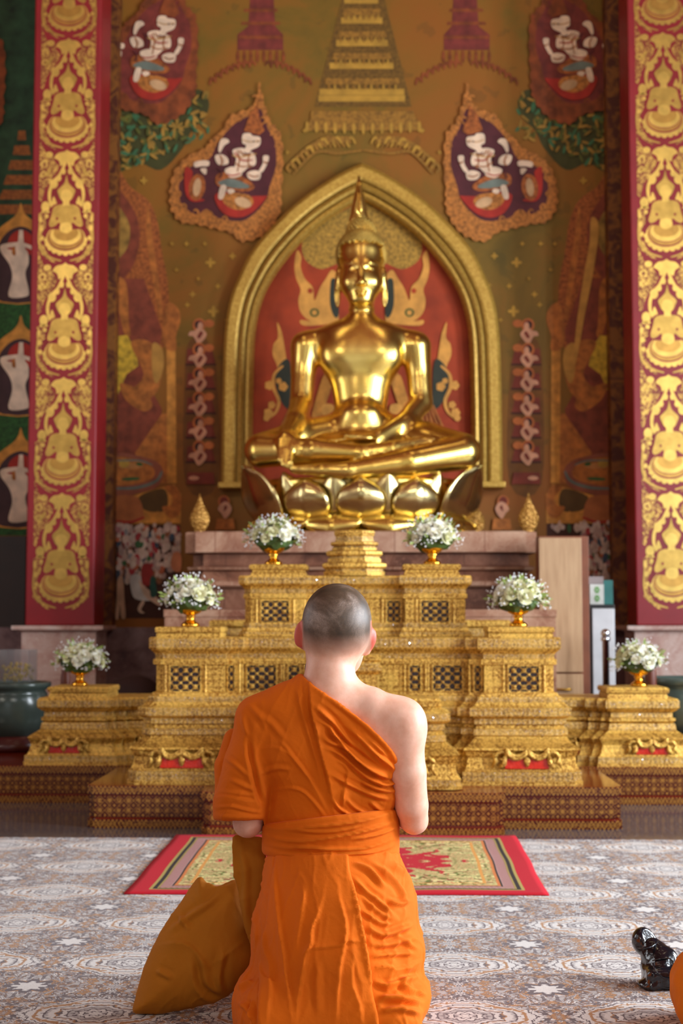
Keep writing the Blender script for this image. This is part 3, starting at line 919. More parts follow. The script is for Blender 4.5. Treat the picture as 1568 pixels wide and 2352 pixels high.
# ================================================================ golden statue
M_GOLD = Mat('burnished_gold')
_k = M_GOLD.noise(5, 3)
M_GOLD.set('Base Color', _k.ramp([(.3, (.84, .58, .13)), (.7, (.93, .68, .20))])).set('Metallic', 1.0).set('Roughness', .27)
M_GOLD = M_GOLD.m
M_CURL = plain('matt_gold', (.62, .42, .10), .5, .8)
bp = lambda x, y, Y, r=None: tuple(pt(x, y, Y)) + ((r,) if r is not None else ())
seat = pt(828, 1097, 10.4).z
buddha = thing('seated_statue', 'large polished gold statue of a cross-legged seated figure in front of the arch', 'statue', (XA, 10.75, seat))
G = grid((-1.12, 9.95, seat - .03), (.90, 11.35, 3.36), .0145)
ta = bp(828, 905, 10.9)
torso = blend(.10, ell(G, bp(828, 815, 10.90), (.325, .17, .30)), ell(G, bp(828, 905, 10.88), (.215, .15, .26)), ell(G, bp(828, 985, 10.85), (.25, .20, .17)))
torso = smin(torso, ell(G, bp(828, 778, 10.93), (.44, .15, .125)), .09)
for s in (-1, 1): torso = smin(torso, ell(G, bp(828 + s * 45, 815, 10.81), (.15, .08, .12)), .10)
torso = smin(torso, ell(G, bp(828, 948, 10.74), (.14, .09, .08)), .06)
torso = smin(torso, cone(G, bp(829, 770, 10.93), bp(830, 700, 10.9), .12, .088), .07)
armL = chain(G, [bp(703, 797, 10.93, .125), bp(697, 850, 10.92, .098), bp(692, 925, 10.86, .088), bp(680, 965, 10.65, .078), bp(662, 998, 10.46, .05)], .03)
armR = chain(G, [bp(953, 797, 10.93, .125), bp(960, 850, 10.94, .098), bp(966, 925, 10.9, .09), bp(930, 970, 10.72, .076), bp(868, 1001, 10.52, .048)], .03)
d = smin(torso, smin(armL, armR, .02), .045)
legL = chain(G, [bp(770, 1000, 10.88, .17), bp(680, 1015, 10.72, .155), bp(600, 1034, 10.52, .128)], .04)
shinL = chain(G, [bp(600, 1036, 10.5, .125), bp(720, 1036, 10.38, .095), bp(830, 1042, 10.34, .066), bp(900, 1030, 10.36, .058), bp(985, 1012, 10.44, .038)], .03)
legR = chain(G, [bp(890, 1000, 10.88, .17), bp(980, 1018, 10.7, .16), bp(1063, 1036, 10.5, .132)], .04)
shinR = chain(G, [bp(1063, 1040, 10.48, .13), bp(940, 1062, 10.34, .105), bp(800, 1082, 10.26, .068), bp(740, 1080, 10.26, .05), bp(675, 1078, 10.28, .034)], .03)
legs = blend(.03, legL, legR, ell(G, bp(828, 1035, 10.75), (.5, .3, .14)))
legs = smin(smin(legs, shinL, .015), shinR, .012)
d = smin(d, legs, .05)
# right hand reaching down over the shin
hand = ell(G, bp(656, 1004, 10.40), (.062, .05, .05))
for i, (x, l) in enumerate(((640, 1058), (649, 1070), (658, 1073), (667, 1064))):
    hand = smin(hand, chain(G, [bp(x + 2, 1008, 10.36, .024), bp(x, 1030, 10.31, .021), bp(x, l, 10.26, .015)], .008), .012)
hand = smin(hand, chain(G, [bp(672, 1004, 10.38, .024), bp(682, 1024, 10.33, .02), bp(682, 1046, 10.31, .014)], .008), .02)
handR = ell(G, bp(838, 1008, 10.47), (.09, .09, .035))
for i, (yy, l) in enumerate(((10.42, 768), (10.47, 758), (10.52, 760), (10.57, 770))):
    handR = smin(handR, cone(G, bp(815, 1008, yy), bp(l, 1012, yy), .022, .014), .01)
handR = smin(handR, cone(G, bp(835, 1003, 10.42), bp(792, 1000, 10.40), .022, .014), .01)
d = smin(d, smin(hand, handR, .01), .02)
for k in range(5): d = smin(d, cone(G, bp(968, 1016, 10.42), bp(995 - k * 1.5, 1008 + k * 4, 10.40 + k * .015), .02, .014), .008)
nets('body', G, d, M_GOLD, buddha)
# head
G = grid((-.36, 10.6, 3.28), (.14, 11.22, 4.22), .0052)
hx = lambda x, y, Y, r=None: bp(x, y, Y, r)
d = smin(ell(G, hx(829, 622, 10.92), (.158, .17, .20)), ell(G, hx(829, 650, 10.88), (.163, .16, .16)), .05)
d = smin(d, ell(G, hx(829, 690, 10.83), (.09, .08, .055)), .07)
d = smin(d, ell(G, hx(829, 585, 10.97), (.185, .20, .19)), .03)
d = smin(d, ell(G, hx(829, 540, 11.0), (.115, .125, .13)), .03)
d = smin(d, chain(G, [hx(830, 740, 10.92, .104), hx(830, 712, 10.91, .095), hx(830, 690, 10.92, .095)], .01), .03)
for yy in (712, 724): d = smin(d, ell(G, hx(830, yy, 10.905), (.104, .104, .011)), .012)
d = smin(d, chain(G, [hx(829, 612, 10.755, .013), hx(829, 635, 10.725, .02), hx(829, 648, 10.705, .028)], .01), .02)
for s in (-1, 1):
    d = smin(d, ell(G, hx(829 + s * 9, 651, 10.735), (.022, .022, .016)), .01)
    d = smin(d, chain(G, [hx(829 + s * 6, 612, 10.755, .010), hx(829 + s * 20, 602, 10.77, .011), hx(829 + s * 38, 608, 10.82, .009)], .008), .016)
    d = smax(d, -ell(G, hx(829 + s * 20, 616, 10.735), (.042, .02, .016)), .015)
    d = smin(d, ell(G, hx(829 + s * 20, 618, 10.785), (.040, .03, .020)), .008)
    d = smin(d, ell(G, hx(829 + s * 28, 650, 10.84), (.05, .08, .06)), .05)
    ear = smin(ell(G, hx(829 + s * 51, 640, 10.93), (.028, .055, .10)), ell(G, hx(829 + s * 54, 678, 10.92), (.024, .035, .10)), .03)
    ear = smax(ear, -ell(G, hx(829 + s * 56, 682, 10.90), (.012, .016, .06)), .01)
    d = smin(d, ear, .012)
d = smin(d, smin(ell(G, hx(829, 668, 10.735), (.052, .03, .014)), ell(G, hx(829, 676, 10.742), (.04, .03, .015)), .003), .008)
nets('head', G, d, M_GOLD, buddha)
# rows of small curls and the flame finial
bm = B(); c0 = Vector(hx(829, 585, 10.97))
for i in range(720):
    th = math.acos(1 - (i + .5) / 720 * 1.5); ph = i * 2.39996
    n = Vector((math.sin(th) * math.cos(ph), math.sin(th) * math.sin(ph), math.cos(th)))
    if n.y < -.12 and n.z < .30 and abs(n.x) < .86: continue
    if n.y < .1 and n.z < -.2 and abs(n.x) < .95: continue
    p = c0 + Vector((n.x * .19, n.y * .205, n.z * .195)); blob(bm, p, (.0145, .0145, .017), 1)
c1 = Vector(hx(829, 540, 11.0))
for i in range(170):
    th = math.acos(1 - (i + .5) / 170); ph = i * 2.39996
    p = c1 + Vector((math.sin(th) * math.cos(ph) * .12, math.sin(th) * math.sin(ph) * .13, math.cos(th) * .135)); blob(bm, p, (.011, .011, .014), 1)
obj('hair_curls', bm, M_CURL, buddha, True)
bm = B(); p = Vector(hx(824, 508, 11.0)); H = pt(824, 404, 11.0).z - p.z
lathe(bm, [(.05, -.05), (.07, -.02), (.078, .01), (.07, .05), (.06, .1), (.05, .16), (.036, .22), (.024, .28), (.006, H)], p, 20, sy=.6)
for s in (-1, 1):
    tube(bm, [(p.x, p.y - .01, p.z - .0), (p.x + s * .055, p.y - .01, p.z + .02), (p.x + s * .05, p.y - .01, p.z + .09), (p.x + s * .028, p.y - .01, p.z + .17), (p.x + s * .012, p.y, p.z + H * .86)], [.02, .018, .013, .009, .004], 8)
    tube(bm, [(p.x, p.y - .05, p.z + .03), (p.x + s * .022, p.y - .045, p.z + .08), (p.x + s * .012, p.y - .03, p.z + .18), (p.x, p.y - .02, p.z + H * .8)], [.012, .012, .009, .004], 8)
lathe(bm, [(.012, -.05), (.03, -.045), (.03, -.03)], (p.x, p.y - .06, p.z + .06), 12)
obj('flame_finial', bm, M_GOLD, buddha, True)

# lotus throne
throne = thing('lotus_throne', 'gold lotus throne with rounded upright petals under the seated statue', 'throne', (XA, 10.75, 1.6))
zt = seat; zm = pt(828, 1182, 10.2).z; zb2 = 1.605
CXb, CYb = XA, 10.78
M_GREEN_GOLD = Mat('pale_gold'); M_GREEN_GOLD.set('Base Color', (.80, .66, .30)).set('Metallic', 1.0).set('Roughness', .24); M_GREEN_GOLD = M_GREEN_GOLD.m
bm = B()
lathe(bm, [(.86, zb2), (.90, zb2 + .01), (.90, zb2 + .03), (.82, zb2 + .04), (.76, zm), (.74, zm + .03), (.80, zt - .06), (.82, zt - .03), (.80, zt), (.5, zt + .005)], (CXb, CYb, 0), 64, sy=.62)
obj('throne_core', bm, M_GOLD, throne, True)


def petal(name, ang, W_, H_, rx, ry, z0, up, curl, bulge, m):
    bm = B(); nu, nv = 12, 14; gr = []
    cx, cy = rx * math.cos(ang), ry * math.sin(ang)
    nrm = Vector((math.cos(ang) / rx, math.sin(ang) / ry, 0)).normalized(); tan = Vector((-nrm.y, nrm.x, 0))
    for j in range(nv + 1):
        v = j / nv; row = []
        w = W_ * (.84 + .24 * math.sin(PI * min(1, v * 1.1))) * (1 - v ** 4) ** .5
        out = bulge * math.sin(PI * min(1, v * .95) * .9) ** .8 + curl * v ** 4
        for i in range(nu + 1):
            u = -1 + 2 * i / nu
            o = out - .06 * abs(u) ** 1.8 * (1 - .4 * v) + .007 * math.exp(-(u / .09) ** 2)
            p = Vector((CXb + cx, CYb + cy, z0)) + tan * (u * w / 2) + nrm * o + Vector((0, 0, up * H_ * (v - .05 * u * u)))
            row.append(bm.verts.new(p))
        gr.append(row)
    for j in range(nv):
        for i in range(nu): bm.faces.new((gr[j][i], gr[j][i + 1], gr[j + 1][i + 1], gr[j + 1][i]))
    bmesh.ops.remove_doubles(bm, verts=bm.verts, dist=.0004)
    o = obj(name, bm, m, throne, True)
    s = o.modifiers.new('s', 'SOLIDIFY'); s.thickness = .014
    return o


for k, dg in enumerate((0, 30, -30, 68, -68, 112, -112)):
    a = -PI / 2 + R(dg); end = abs(dg) == 68
    petal('upper_petal', a, .335 if not end else .52, .275 + (.12 if end else 0), .765, .50, zm - .005, 1, .15 if end else .01, .10, M_GREEN_GOLD)
for dg in (15, -15, 47, -47, 95, -95):
    petal('upper_petal', -PI / 2 + R(dg), .25, .325, .735, .465, zm, 1, .03, .05, M_GREEN_GOLD)
for dg in range(-105, 106, 30):
    petal('lower_petal', -PI / 2 + R(dg), .42, .125, .79, .51, zm + .0, -1, .04, .07, M_GOLD)

# marble pedestal
ped = thing('marble_pedestal', 'stepped pink marble pedestal carrying the golden statue and lotus throne', 'pedestal', (XA, 10.8, 0))
zz = lambda py, Y=9.8: pt(865, py, Y).z
plan = [(XA - 1.22, 9.88), (XA - 1.14, 9.88), (XA - 1.14, 9.8), (XA + 1.14, 9.8), (XA + 1.14, 9.88), (XA + 1.22, 9.88), (XA + 1.22, 11.85), (XA - 1.22, 11.85)]
prof = [(0, -.02), (zz(1405), -.02), (zz(1400), -.03), (zz(1398), -.06), (zz(1352), -.06), (zz(1350), -.03), (zz(1345), .0), (zz(1336), .0), (zz(1333), -.03), (zz(1312), -.05), (zz(1308), -.02), (zz(1302), -.01), (zz(1298), -.05), (zz(1272), -.05), (zz(1268), 0), (1.595, 0), (1.60, -.01)]
bm = B(); molded(bm, plan, prof, [0, 0, 1, 1, 1, 0, 0, 0, 1, 1, 0, 1, 1, 1, 0, 0])
obj('marble_blocks', bm, [M_MARBLE, M_MARBLE2], ped)
bm = B(); zs_ = pt(865, 1400, 9.07).z; molded(bm, [(XA - 1.24, 9.07), (XA + 1.245, 9.07), (XA + 1.245, 9.42), (XA - 1.24, 9.42)], [(0, 0), (zs_ - .05, 0), (zs_ - .045, .006), (zs_, .006)]); obj('marble_step', bm, [M_MARBLE], ped)

# leaf-shaped gilt ornaments standing on the pedestal
M_FIL2 = Mat('carved_gilt')
_v = M_FIL2.voro(60); M_FIL2.set('Base Color', _v.ramp([(.15, (.72, .42, .10)), (.5, (.36, .17, .03))])).set('Metallic', .6).set('Roughness', .4).bump(_v, .8, .01)
M_FIL2 = M_FIL2.m
for x, Y, lab in ((458, 10.35, 'leaf-shaped carved gilt ornament left of the lotus throne'), (1214, 10.35, 'leaf-shaped carved gilt ornament at the right end of the marble pedestal'), (1090, 10.9, 'leaf-shaped carved gilt ornament half hidden behind the right petals of the throne')):
    p = pt(x, 1226, Y); p.z = 1.6
    t = thing('leaf_ornament', lab, 'ornament', p)
    bm = B(); s = Y / 3267
    lathe(bm, [(9 * s, 0), (12 * s, 4 * s), (8 * s, 8 * s), (16 * s, 16 * s), (23 * s, 32 * s), (24 * s, 42 * s), (18 * s, 56 * s), (9 * s, 72 * s), (4 * s, 84 * s), (.8 * s, 98 * s)], p, 24, sy=.35)
    obj('leaf_body', bm, M_FIL2, t, True)

# ================================================================ carved gold altar tables
def relief(name, base, dark, bscale=1.0, mosaic=False, strength=.45):
    m = Mat(name); x, y, z = m.xyz(); u = x + y
    per = .030 * bscale
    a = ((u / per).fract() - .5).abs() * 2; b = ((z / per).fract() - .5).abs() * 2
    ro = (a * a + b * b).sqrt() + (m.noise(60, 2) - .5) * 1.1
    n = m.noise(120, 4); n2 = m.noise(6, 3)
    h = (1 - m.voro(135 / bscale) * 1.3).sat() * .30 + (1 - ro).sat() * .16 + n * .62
    c = h.ramp([(.34, dark), (.56, base)])  # gaps of the relief darkened, shade put into the gold colour
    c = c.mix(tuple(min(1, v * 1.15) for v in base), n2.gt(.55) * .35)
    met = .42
    if mosaic:                                   # inlaid chips of mirror glass between gold lozenges
        per = .052
        a2 = ((u / per).fract() - .5).abs() * 2; b2 = ((z / .03).fract() - .5).abs() * 2
        v = m.voro(330)
        cell = m.voro(330, None, 'Color')
        lz = (a2 + b2 * .5)
        mk = lz.gt(.50) * lz.lt(.95) * m.voro(230).lt(.3)
        c = c.mix(lin(196, 204, 214), mk * cell.gt(.35) * .85)
        c = c.mix(lin(70, 62, 60), lz.gt(.95) * m.noise(200, 1).gt(.55) * .6)
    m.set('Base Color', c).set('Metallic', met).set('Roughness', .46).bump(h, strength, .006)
    return m.m


GC, GDk = lin(244, 200, 98), lin(150, 98, 26)
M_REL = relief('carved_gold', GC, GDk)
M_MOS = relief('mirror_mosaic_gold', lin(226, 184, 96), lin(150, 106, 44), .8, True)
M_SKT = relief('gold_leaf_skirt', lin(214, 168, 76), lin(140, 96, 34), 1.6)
M_HOLE = plain('dark_lattice_ground', lin(40, 26, 30), .5)
M_GLASS = Mat('red_glass'); M_GLASS.set('Base Color', (.72, .022, .004)).set('Roughness', .12).set('Specular IOR Level', .8); M_GLASS.bump(M_GLASS.noise(60, 2), .5, .01); M_GLASS = M_GLASS.m
M_GEM = Mat('mirror_chip'); M_GEM.set('Base Color', (.95, .96, 1)).set('Metallic', 1.0).set('Roughness', .12); M_GEM = M_GEM.m
TM = [M_REL, M_MOS, M_SKT, M_REL]
KI = {'g': 0, 'm': 1, 's': 2, 'b': 3}


def rect(bm, x0, x1, z0, z1, y, d, mi=0): box(bm, x0, x1, y - d, y, z0, z1, mi)


def lattice(t, x0, x1, z0, z1, y, n, m):
    bm = B(); rect(bm, x0, x1, z0, z1, y, .002, 0)
    w, h = (x1 - x0) / n, (z1 - z0) / m; r = min(w, h) * .36
    for i in range(n):
        for j in range(m):
            cx, cz = x0 + w * (i + .5), z0 + h * (j + .5)
            for k in range(8):
                a = 2 * PI * (k + .5) / 8
                blob(bm, (cx + r * .58 * math.cos(a), y - .004, cz + r * .58 * math.sin(a)), (r * .30, .003, r * .30), 1, 1)
            blob(bm, (cx, y - .006, cz), (r * .42, .006, r * .42), 1, 1)
            for k in range(4):
                a = PI / 4 + k * PI / 2; tube(bm, [(cx, y - .003, cz), (cx + w * .6 * math.cos(a), y - .003, cz + h * .6 * math.sin(a))], .0022, 4, 1)
    for i in range(n + 1):
        for j in range(m + 1):
            blob(bm, (x0 + w * i, y - .003, z0 + h * j), (w * .17, .004, h * .17), 1, 1)
    obj('lattice_panel', bm, [M_HOLE, M_REL], t)
    bm = B(); f = .007
    for a, b_, c, d_ in ((x0 - f, x0, z0 - f, z1 + f), (x1, x1 + f, z0 - f, z1 + f), (x0, x1, z1, z1 + f), (x0, x1, z0 - f, z0)): rect(bm, a, b_, c, d_, y, .010)
    for s in (x0 - .026, x1 + .026):
        tube(bm, [(s, y - .003, z0 - f), (s, y - .003, z1 + f)], .006, 8)
    obj('panel_frame', bm, M_REL, t)


def red_windows(t, cx, w, z0, z1, y):
    # bracket base with two red glass windows, swags and scrolls
    bm = B(); rect(bm, cx - w, cx + w, z0, z0 + (z1 - z0) * .50, y, .006); obj('red_window', bm, M_GLASS, t)
    bm = B(); h = z1 - z0
    for s in (-1, 1):
        arc = [(cx + s * w * q, y - .016, z0 + h * (.50 + .28 * (1 - math.sin(PI * q)) + (.10 if q > .85 else 0))) for q in [i / 10 for i in range(11)]]
        tube(bm, arc, [.011] * 11, 6)
        tube(bm, [(p[0], p[1] + .004, p[2] + .012) for p in arc], [.010] * 11, 6)
        sp = []
        for k in range(16):
            a = k / 15 * 3.6 * PI / 2; rr = h * .34 * (1 - k / 19)
            sp.append((cx + s * (w * 1.14 + rr * math.cos(a)), y - .012, z0 + h * .56 + rr * math.sin(a)))
        tube(bm, sp, [.010 - .0003 * k for k in range(16)], 6)
        tube(bm, [(cx + s * w * 1.0, y - .010, z0 + h * .6), (cx + s * w * 1.06, y - .012, z0 + h * .25), (cx + s * w * 1.25, y - .012, z0 + h * .05)], [.012, .014, .008], 6)
        tube(bm, [(cx + s * w * 1.5, y - .006, z0 + h * .75), (cx + s * w * 1.42, y - .010, z0 + h * .35), (cx + s * w * 1.6, y - .010, z0 + h * .05)], [.008, .012, .006], 6)
    lathe(bm, [(.001, 0), (.012, h * .16), (.017, h * .36), (.012, h * .5), (.006, h * .66)], (cx, y - .012, z0 + h * .06), 10, sy=.5)
    obj('scroll_bracket', bm, M_REL, t, True)


bm = B(); blob(bm, (0, 0, 0), (.0046, .003, .0046), 1)
GEM = bpy.data.meshes.new('mirror_chip'); bm.to_mesh(GEM); bm.free(); GEM.materials.append(M_GEM)
rg = random.Random(11)


def gems(t, spots):
    for x, y, z in spots:
        o = bpy.data.objects.new('mirror_chip', GEM); COL.objects.link(o); o.parent = t; o.location = Vector((x, y, z)) - t.location
        o.rotation_euler = (rg.uniform(-.5, .5), 0, rg.uniform(-.5, .5))


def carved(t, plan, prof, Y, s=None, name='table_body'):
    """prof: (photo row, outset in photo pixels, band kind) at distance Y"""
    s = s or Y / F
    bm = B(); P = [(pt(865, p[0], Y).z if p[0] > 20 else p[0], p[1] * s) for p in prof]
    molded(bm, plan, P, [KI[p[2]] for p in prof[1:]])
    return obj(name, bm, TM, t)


def sym_plan(pts, yb):                      # pts: right half of the front from the axis outwards
    r = [(XA + x, y) for x, y in pts]; l = [(XA - x, y) for x, y in pts]
    return l[::-1] + r + [(XA + pts[-1][0], yb), (XA - pts[-1][0], yb)]


rg = random.Random(11)
# middle table
tm = thing('altar_table', 'wide carved gold altar table at the middle of the shrine carrying two flower bowls', 'altar table', (XA, 7.3, .2))
s = 7.05 / F
Yb = 7.05
plan = sym_plan([(.583, Yb + .10), (.583, Yb + .05), (.640, Yb + .05), (.640, Yb), (.940, Yb), (.940, Yb + .022), (.962, Yb + .022), (.962, Yb + .044), (.984, Yb + .044)], 7.58)
prof = [(1798, 56, 'g'), (1788, 56, 'g'), (1786, 54, 'm'), (1767, 54, 'm'), (1765, 50, 'g'), (1752, 44, 'g'), (1736, 42, 'g'), (1722, 48, 'g'), (1718, 53, 'g'), (1714, 50, 'g'), (1704, 36, 's'), (1694, 27, 's'), (1689, 24, 'g'), (1686, 28, 'm'), (1672, 27, 'm'), (1670, 20, 'g'), (1663, 20, 'g'), (1661, 25, 'm'), (1649, 25, 'm'), (1646, 30, 'g'), (1642, 36, 'g'), (1638, 36, 'm'), (1624, 36, 'm'), (1621, 28, 'g'), (1612, 20, 'g'), (1610, 17, 'm'), (1600, 16, 'm'), (1598, 10, 'g'), (1592, 8, 'g'), (1589, 0, 'g'), (1528, 0, 'b'), (1526, 7, 'g'), (1515, 7, 'g'), (1513, 2, 'g'), (1502, 3, 'm'), (1496, 9, 'g'), (1491, 14, 'g'), (1487, 16, 'g'), (1467, 16, 'm'), (1464, 13, 'g')]
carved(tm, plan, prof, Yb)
za, zb_ = pt(865, 1588, Yb).z, pt(865, 1530, Yb).z
for sg in (-1, 1):
    def LP(a, b, y, n, m=3):
        q = sorted((XA + sg * a * s, XA + sg * b * s)); lattice(tm, q[0], q[1], za, zb_, y, n, m)
    LP(352, 420, Yb, 3); LP(276, 290, Yb + .05, 1); LP(182, 248, Yb + .10, 3); LP(128, 152, Yb + .10, 1)
    red_windows(tm, XA + sg * 386 * s, .105, pt(865, 1765, 6.94).z, pt(865, 1718, 6.94).z, Yb - .108)
    red_windows(tm, XA + sg * 262 * s + sg * .0, .045, pt(865, 1765, 7.0).z, pt(865, 1718, 7.0).z, Yb - .006)
    if 1:                                        # raised cap the bowl stands on
        cp = thing('altar_stand', 'low gold cap block at the %s end of the middle altar table' % ('left' if sg < 0 else 'right'), 'stand', (XA + sg * .84, 7.15, pt(865, 1464, Yb).z))
        x0, x1 = sorted((XA + sg * (.985), XA + sg * .66))
        pl = [(x0, Yb + .0), (x1, Yb + .0), (x1, Yb + .32), (x0, Yb + .32)]
        carved(cp, pl, [(1464, -2, 'g'), (1456, -2, 'g'), (1453, -4, 'g'), (1452, 0, 'g'), (1444, 1, 'g'), (1440, -2, 'g')], Yb, name='cap_block')
sp = []
for k in range(46):
    x = XA + rg.uniform(-1, 1) * 1.0; row = rg.choice([(1477, 16), (1508, 3), (1605, 17), (1631, 36), (1655, 25), (1680, 28), (1777, 55)])
    w = .0 if abs(x - XA) > .64 else (.05 if abs(x - XA) > .583 else .10)
    z = pt(865, row[0] + rg.uniform(-3, 3), Yb).z; sp.append((x, Yb + w - row[1] * s - .001, z))
gems(tm, sp)

# upper table
tu = thing('altar_table', 'tall carved gold altar table topped by two flower bowls and the tiered stand', 'altar table', (XA, 7.4, pt(865, 1464, Yb).z))
Yu = 7.33; su = Yu / F
plan = sym_plan([(.259, Yu + .06), (.259, Yu), (.535, Yu), (.535, Yu + .02), (.552, Yu + .02), (.552, Yu + .04), (.569, Yu + .04)], 7.56)
zb3 = pt(865, 1464, Yb).z + .001
prof = [(zb3, 14, 'g'), (zb3 + .012, 14, 'g'), (zb3 + .014, 12, 'm'), (1452, 12, 'm'), (1449, 8, 'g'), (1442, 7, 'g'), (1440, 4, 'm'), (1430, 4, 'm'), (1428, 0, 'g'), (1376, 0, 'b'), (1374, 4, 'g'), (1365, 4, 'g'), (1363, 1, 'g'), (1352, 2, 'm'), (1347, 6, 'g'), (1343, 12, 'g'), (1340, 14, 'g'), (1326, 14, 'm'), (1322, 12, 'g')]
carved(tu, plan, prof, Yu)
za, zb_ = pt(865, 1430, Yu).z, pt(865, 1380, Yu).z
zt_u = pt(865, 1322, Yu).z
for sg in (-1, 1):
    def LP(a, b, y, n):
        q = sorted((XA + sg * a * su, XA + sg * b * su)); lattice(tu, q[0], q[1], za, zb_, y, n, 3)
    LP(152, 214, Yu, 3); LP(74, 104, Yu + .06, 2)
    cp = thing('altar_stand', 'low gold cap block at the %s end of the tallest altar table' % ('left' if sg < 0 else 'right'), 'stand', (XA + sg * .4, 7.45, zt_u))
    cx = XA + sg * .395
    pl = [(cx - .142, Yu + .0), (cx + .142, Yu + .0), (cx + .142, Yu + .2), (cx - .142, Yu + .2)]
    carved(cp, pl, [(1322, 1, 'g'), (1316, 0, 'g'), (1313, -3, 'g'), (1309, -3, 'g'), (1307, 3, 'g'), (1300, 4, 'g'), (1296, 0, 'g')], Yu, name='cap_block')
sp = []
for k in range(22):
    x = XA + rg.uniform(-1, 1) * .56; row = rg.choice([(1332, 14), (1357, 2), (1435, 4), (1458, 12)])
    w = .0 if abs(x - XA) > .27 else .06
    sp.append((x, Yu + w - row[1] * su - .001, pt(865, row[0], Yu).z))
gems(tu, sp)
# tiered stand in the centre
ts = thing('tiered_stand', 'small stepped gold tiered stand on top of the tallest altar table', 'stand', (XA, 7.45, zt_u))
c = (XA - .004, 7.445)
oc = lambda r, n=8: [(c[0] + r * math.cos(2 * PI * (k + .5) / n), c[1] + r * .62 * math.sin(2 * PI * (k + .5) / n)) for k in range(n)]
for py0, py1, hw in ((1322, 1292, 76), (1292, 1264, 66), (1264, 1244, 56)):
    bm = B(); q = oc(hw * 7.4 / F, 8); z0, z1 = pt(865, py0, 7.4).z, pt(865, py1, 7.4).z; h = z1 - z0
    molded(bm, q, [(z0, 0), (z0 + h * .3, 0), (z0 + h * .34, -.008), (z0 + h * .5, -.008), (z0 + h * .56, .004), (z0 + h * .7, .008), (z0 + h * .9, .006), (z1, -.006)], [0, 0, 1, 0, 0, 0, 0])
    obj('tier', bm, TM, ts)
bm = B(); q = oc(48 * 7.4 / F, 8); z0, z1 = pt(865, 1244, 7.4).z, pt(865, 1218, 7.4).z; h = z1 - z0
molded(bm, q, [(z0, 0), (z0 + h * .5, -.003), (z0 + h * .55, .003), (z0 + h * .8, .006), (z0 + h * .95, .003), (z1, -.006)], [1, 0, 0, 0, 0]); obj('tier', bm, TM, ts)

# low side table behind, wide as the whole altar
tsd = thing('altar_table', 'lowest carved gold altar table running wide behind the others, a flower bowl at each end', 'altar table', (XA, 8.2, .2))
Ys = 7.90; ss = Ys / F
plan = sym_plan([(1.30, Ys + .12), (1.30, Ys + .08), (1.36, Ys + .08), (1.36, Ys + .04), (1.40, Ys + .04), (1.40, Ys), (1.70, Ys), (1.70, Ys + .02), (1.728, Ys + .02)], 8.35)
prof = [(1757, 40, 'g'), (1748, 40, 'g'), (1747, 38, 'm'), (1734, 38, 'm'), (1732, 33, 'g'), (1720, 28, 'g'), (1708, 26, 'g'), (1697, 31, 'g'), (1694, 33, 'g'), (1690, 30, 's'), (1682, 18, 's'), (1676, 9, 'g'), (1672, 9, 'm'), (1661, 7, 'm'), (1659, 2, 'g'), (1655, 8, 'g'), (1649, 8, 'g'), (1647, 3, 'g'), (1636, 2, 'm'), (1632, 8, 'g'), (1627, 14, 'g'), (1624, 16, 'g'), (1609, 16, 'm'), (1604, 12, 'g')]
carved(tsd, plan, prof, Ys)
zt_s = pt(865, 1604, Ys).z
for sg in (-1, 1):
    red_windows(tsd, XA + sg * 1.60, .085, pt(865, 1731, 7.83).z, pt(865, 1695, 7.83).z, Ys - .078)
    red_windows(tsd, XA + sg * 1.24, .04, pt(865, 1731, 7.93).z, pt(865, 1695, 7.93).z, Ys + .044)
    cp = thing('altar_stand', 'low gold cap block at the %s end of the lowest altar table' % ('far left' if sg < 0 else 'far right'), 'stand', (XA + sg * 1.56, 8.0, zt_s))
    cx = XA + sg * 1.545
    pl = [(cx - .165, Ys + .01), (cx + .165, Ys + .01), (cx + .165, Ys + .33), (cx - .165, Ys + .33)]
    carved(cp, pl, [(zt_s, 0, 'g'), (1594, -1, 'g'), (1592, -4, 'g'), (1591, 2, 'g'), (1583, 3, 'g'), (1579, 0, 'g')], Ys, name='cap_block')
sp = []
for k in range(34):
    x = XA + rg.choice((-1, 1)) * rg.uniform(1.1, 1.72); row = rg.choice([(1616, 16), (1640, 3), (1666, 8), (1740, 38)])
    w = 0 if abs(x - XA) > 1.4 else .12
    sp.append((x, Ys + w - row[1] * ss - .001, pt(865, row[0], Ys).z))
gems(tsd, sp)

# front small table and the narrow stand on it
tf = thing('altar_table', 'small carved gold altar table nearest the kneeling person, mostly hidden behind the robe', 'altar table', (XA, 6.9, .2))
Y1 = 6.80; s1 = Y1 / F
plan = sym_plan([(.30, Y1 + .0), (.375, Y1 + .0), (.375, Y1 + .015), (.392, Y1 + .015), (.392, Y1 + .03), (.404, Y1 + .03)], 6.985)
prof = [(1808, 50, 'g'), (1800, 50, 'g'), (1798, 48, 'm'), (1786, 48, 'm'), (1784, 44, 'g'), (1770, 38, 'g'), (1752, 36, 'g'), (1736, 42, 'g'), (1731, 46, 'g'), (1728, 42, 's'), (1708, 18, 's'), (1704, 14, 'g'), (1702, 17, 'm'), (1688, 16, 'm'), (1686, 8, 'g'), (1678, 8, 'g'), (1676, 14, 'm'), (1662, 14, 'm'), (1658, 22, 'g'), (1654, 26, 'g'), (1638, 26, 'm'), (1634, 18, 'g'), (1628, 8, 'g'), (1624, 4, 'g'), (1622, 8, 'g'), (1612, 8, 'g'), (1610, 3, 'g'), (1604, 2, 'g')]
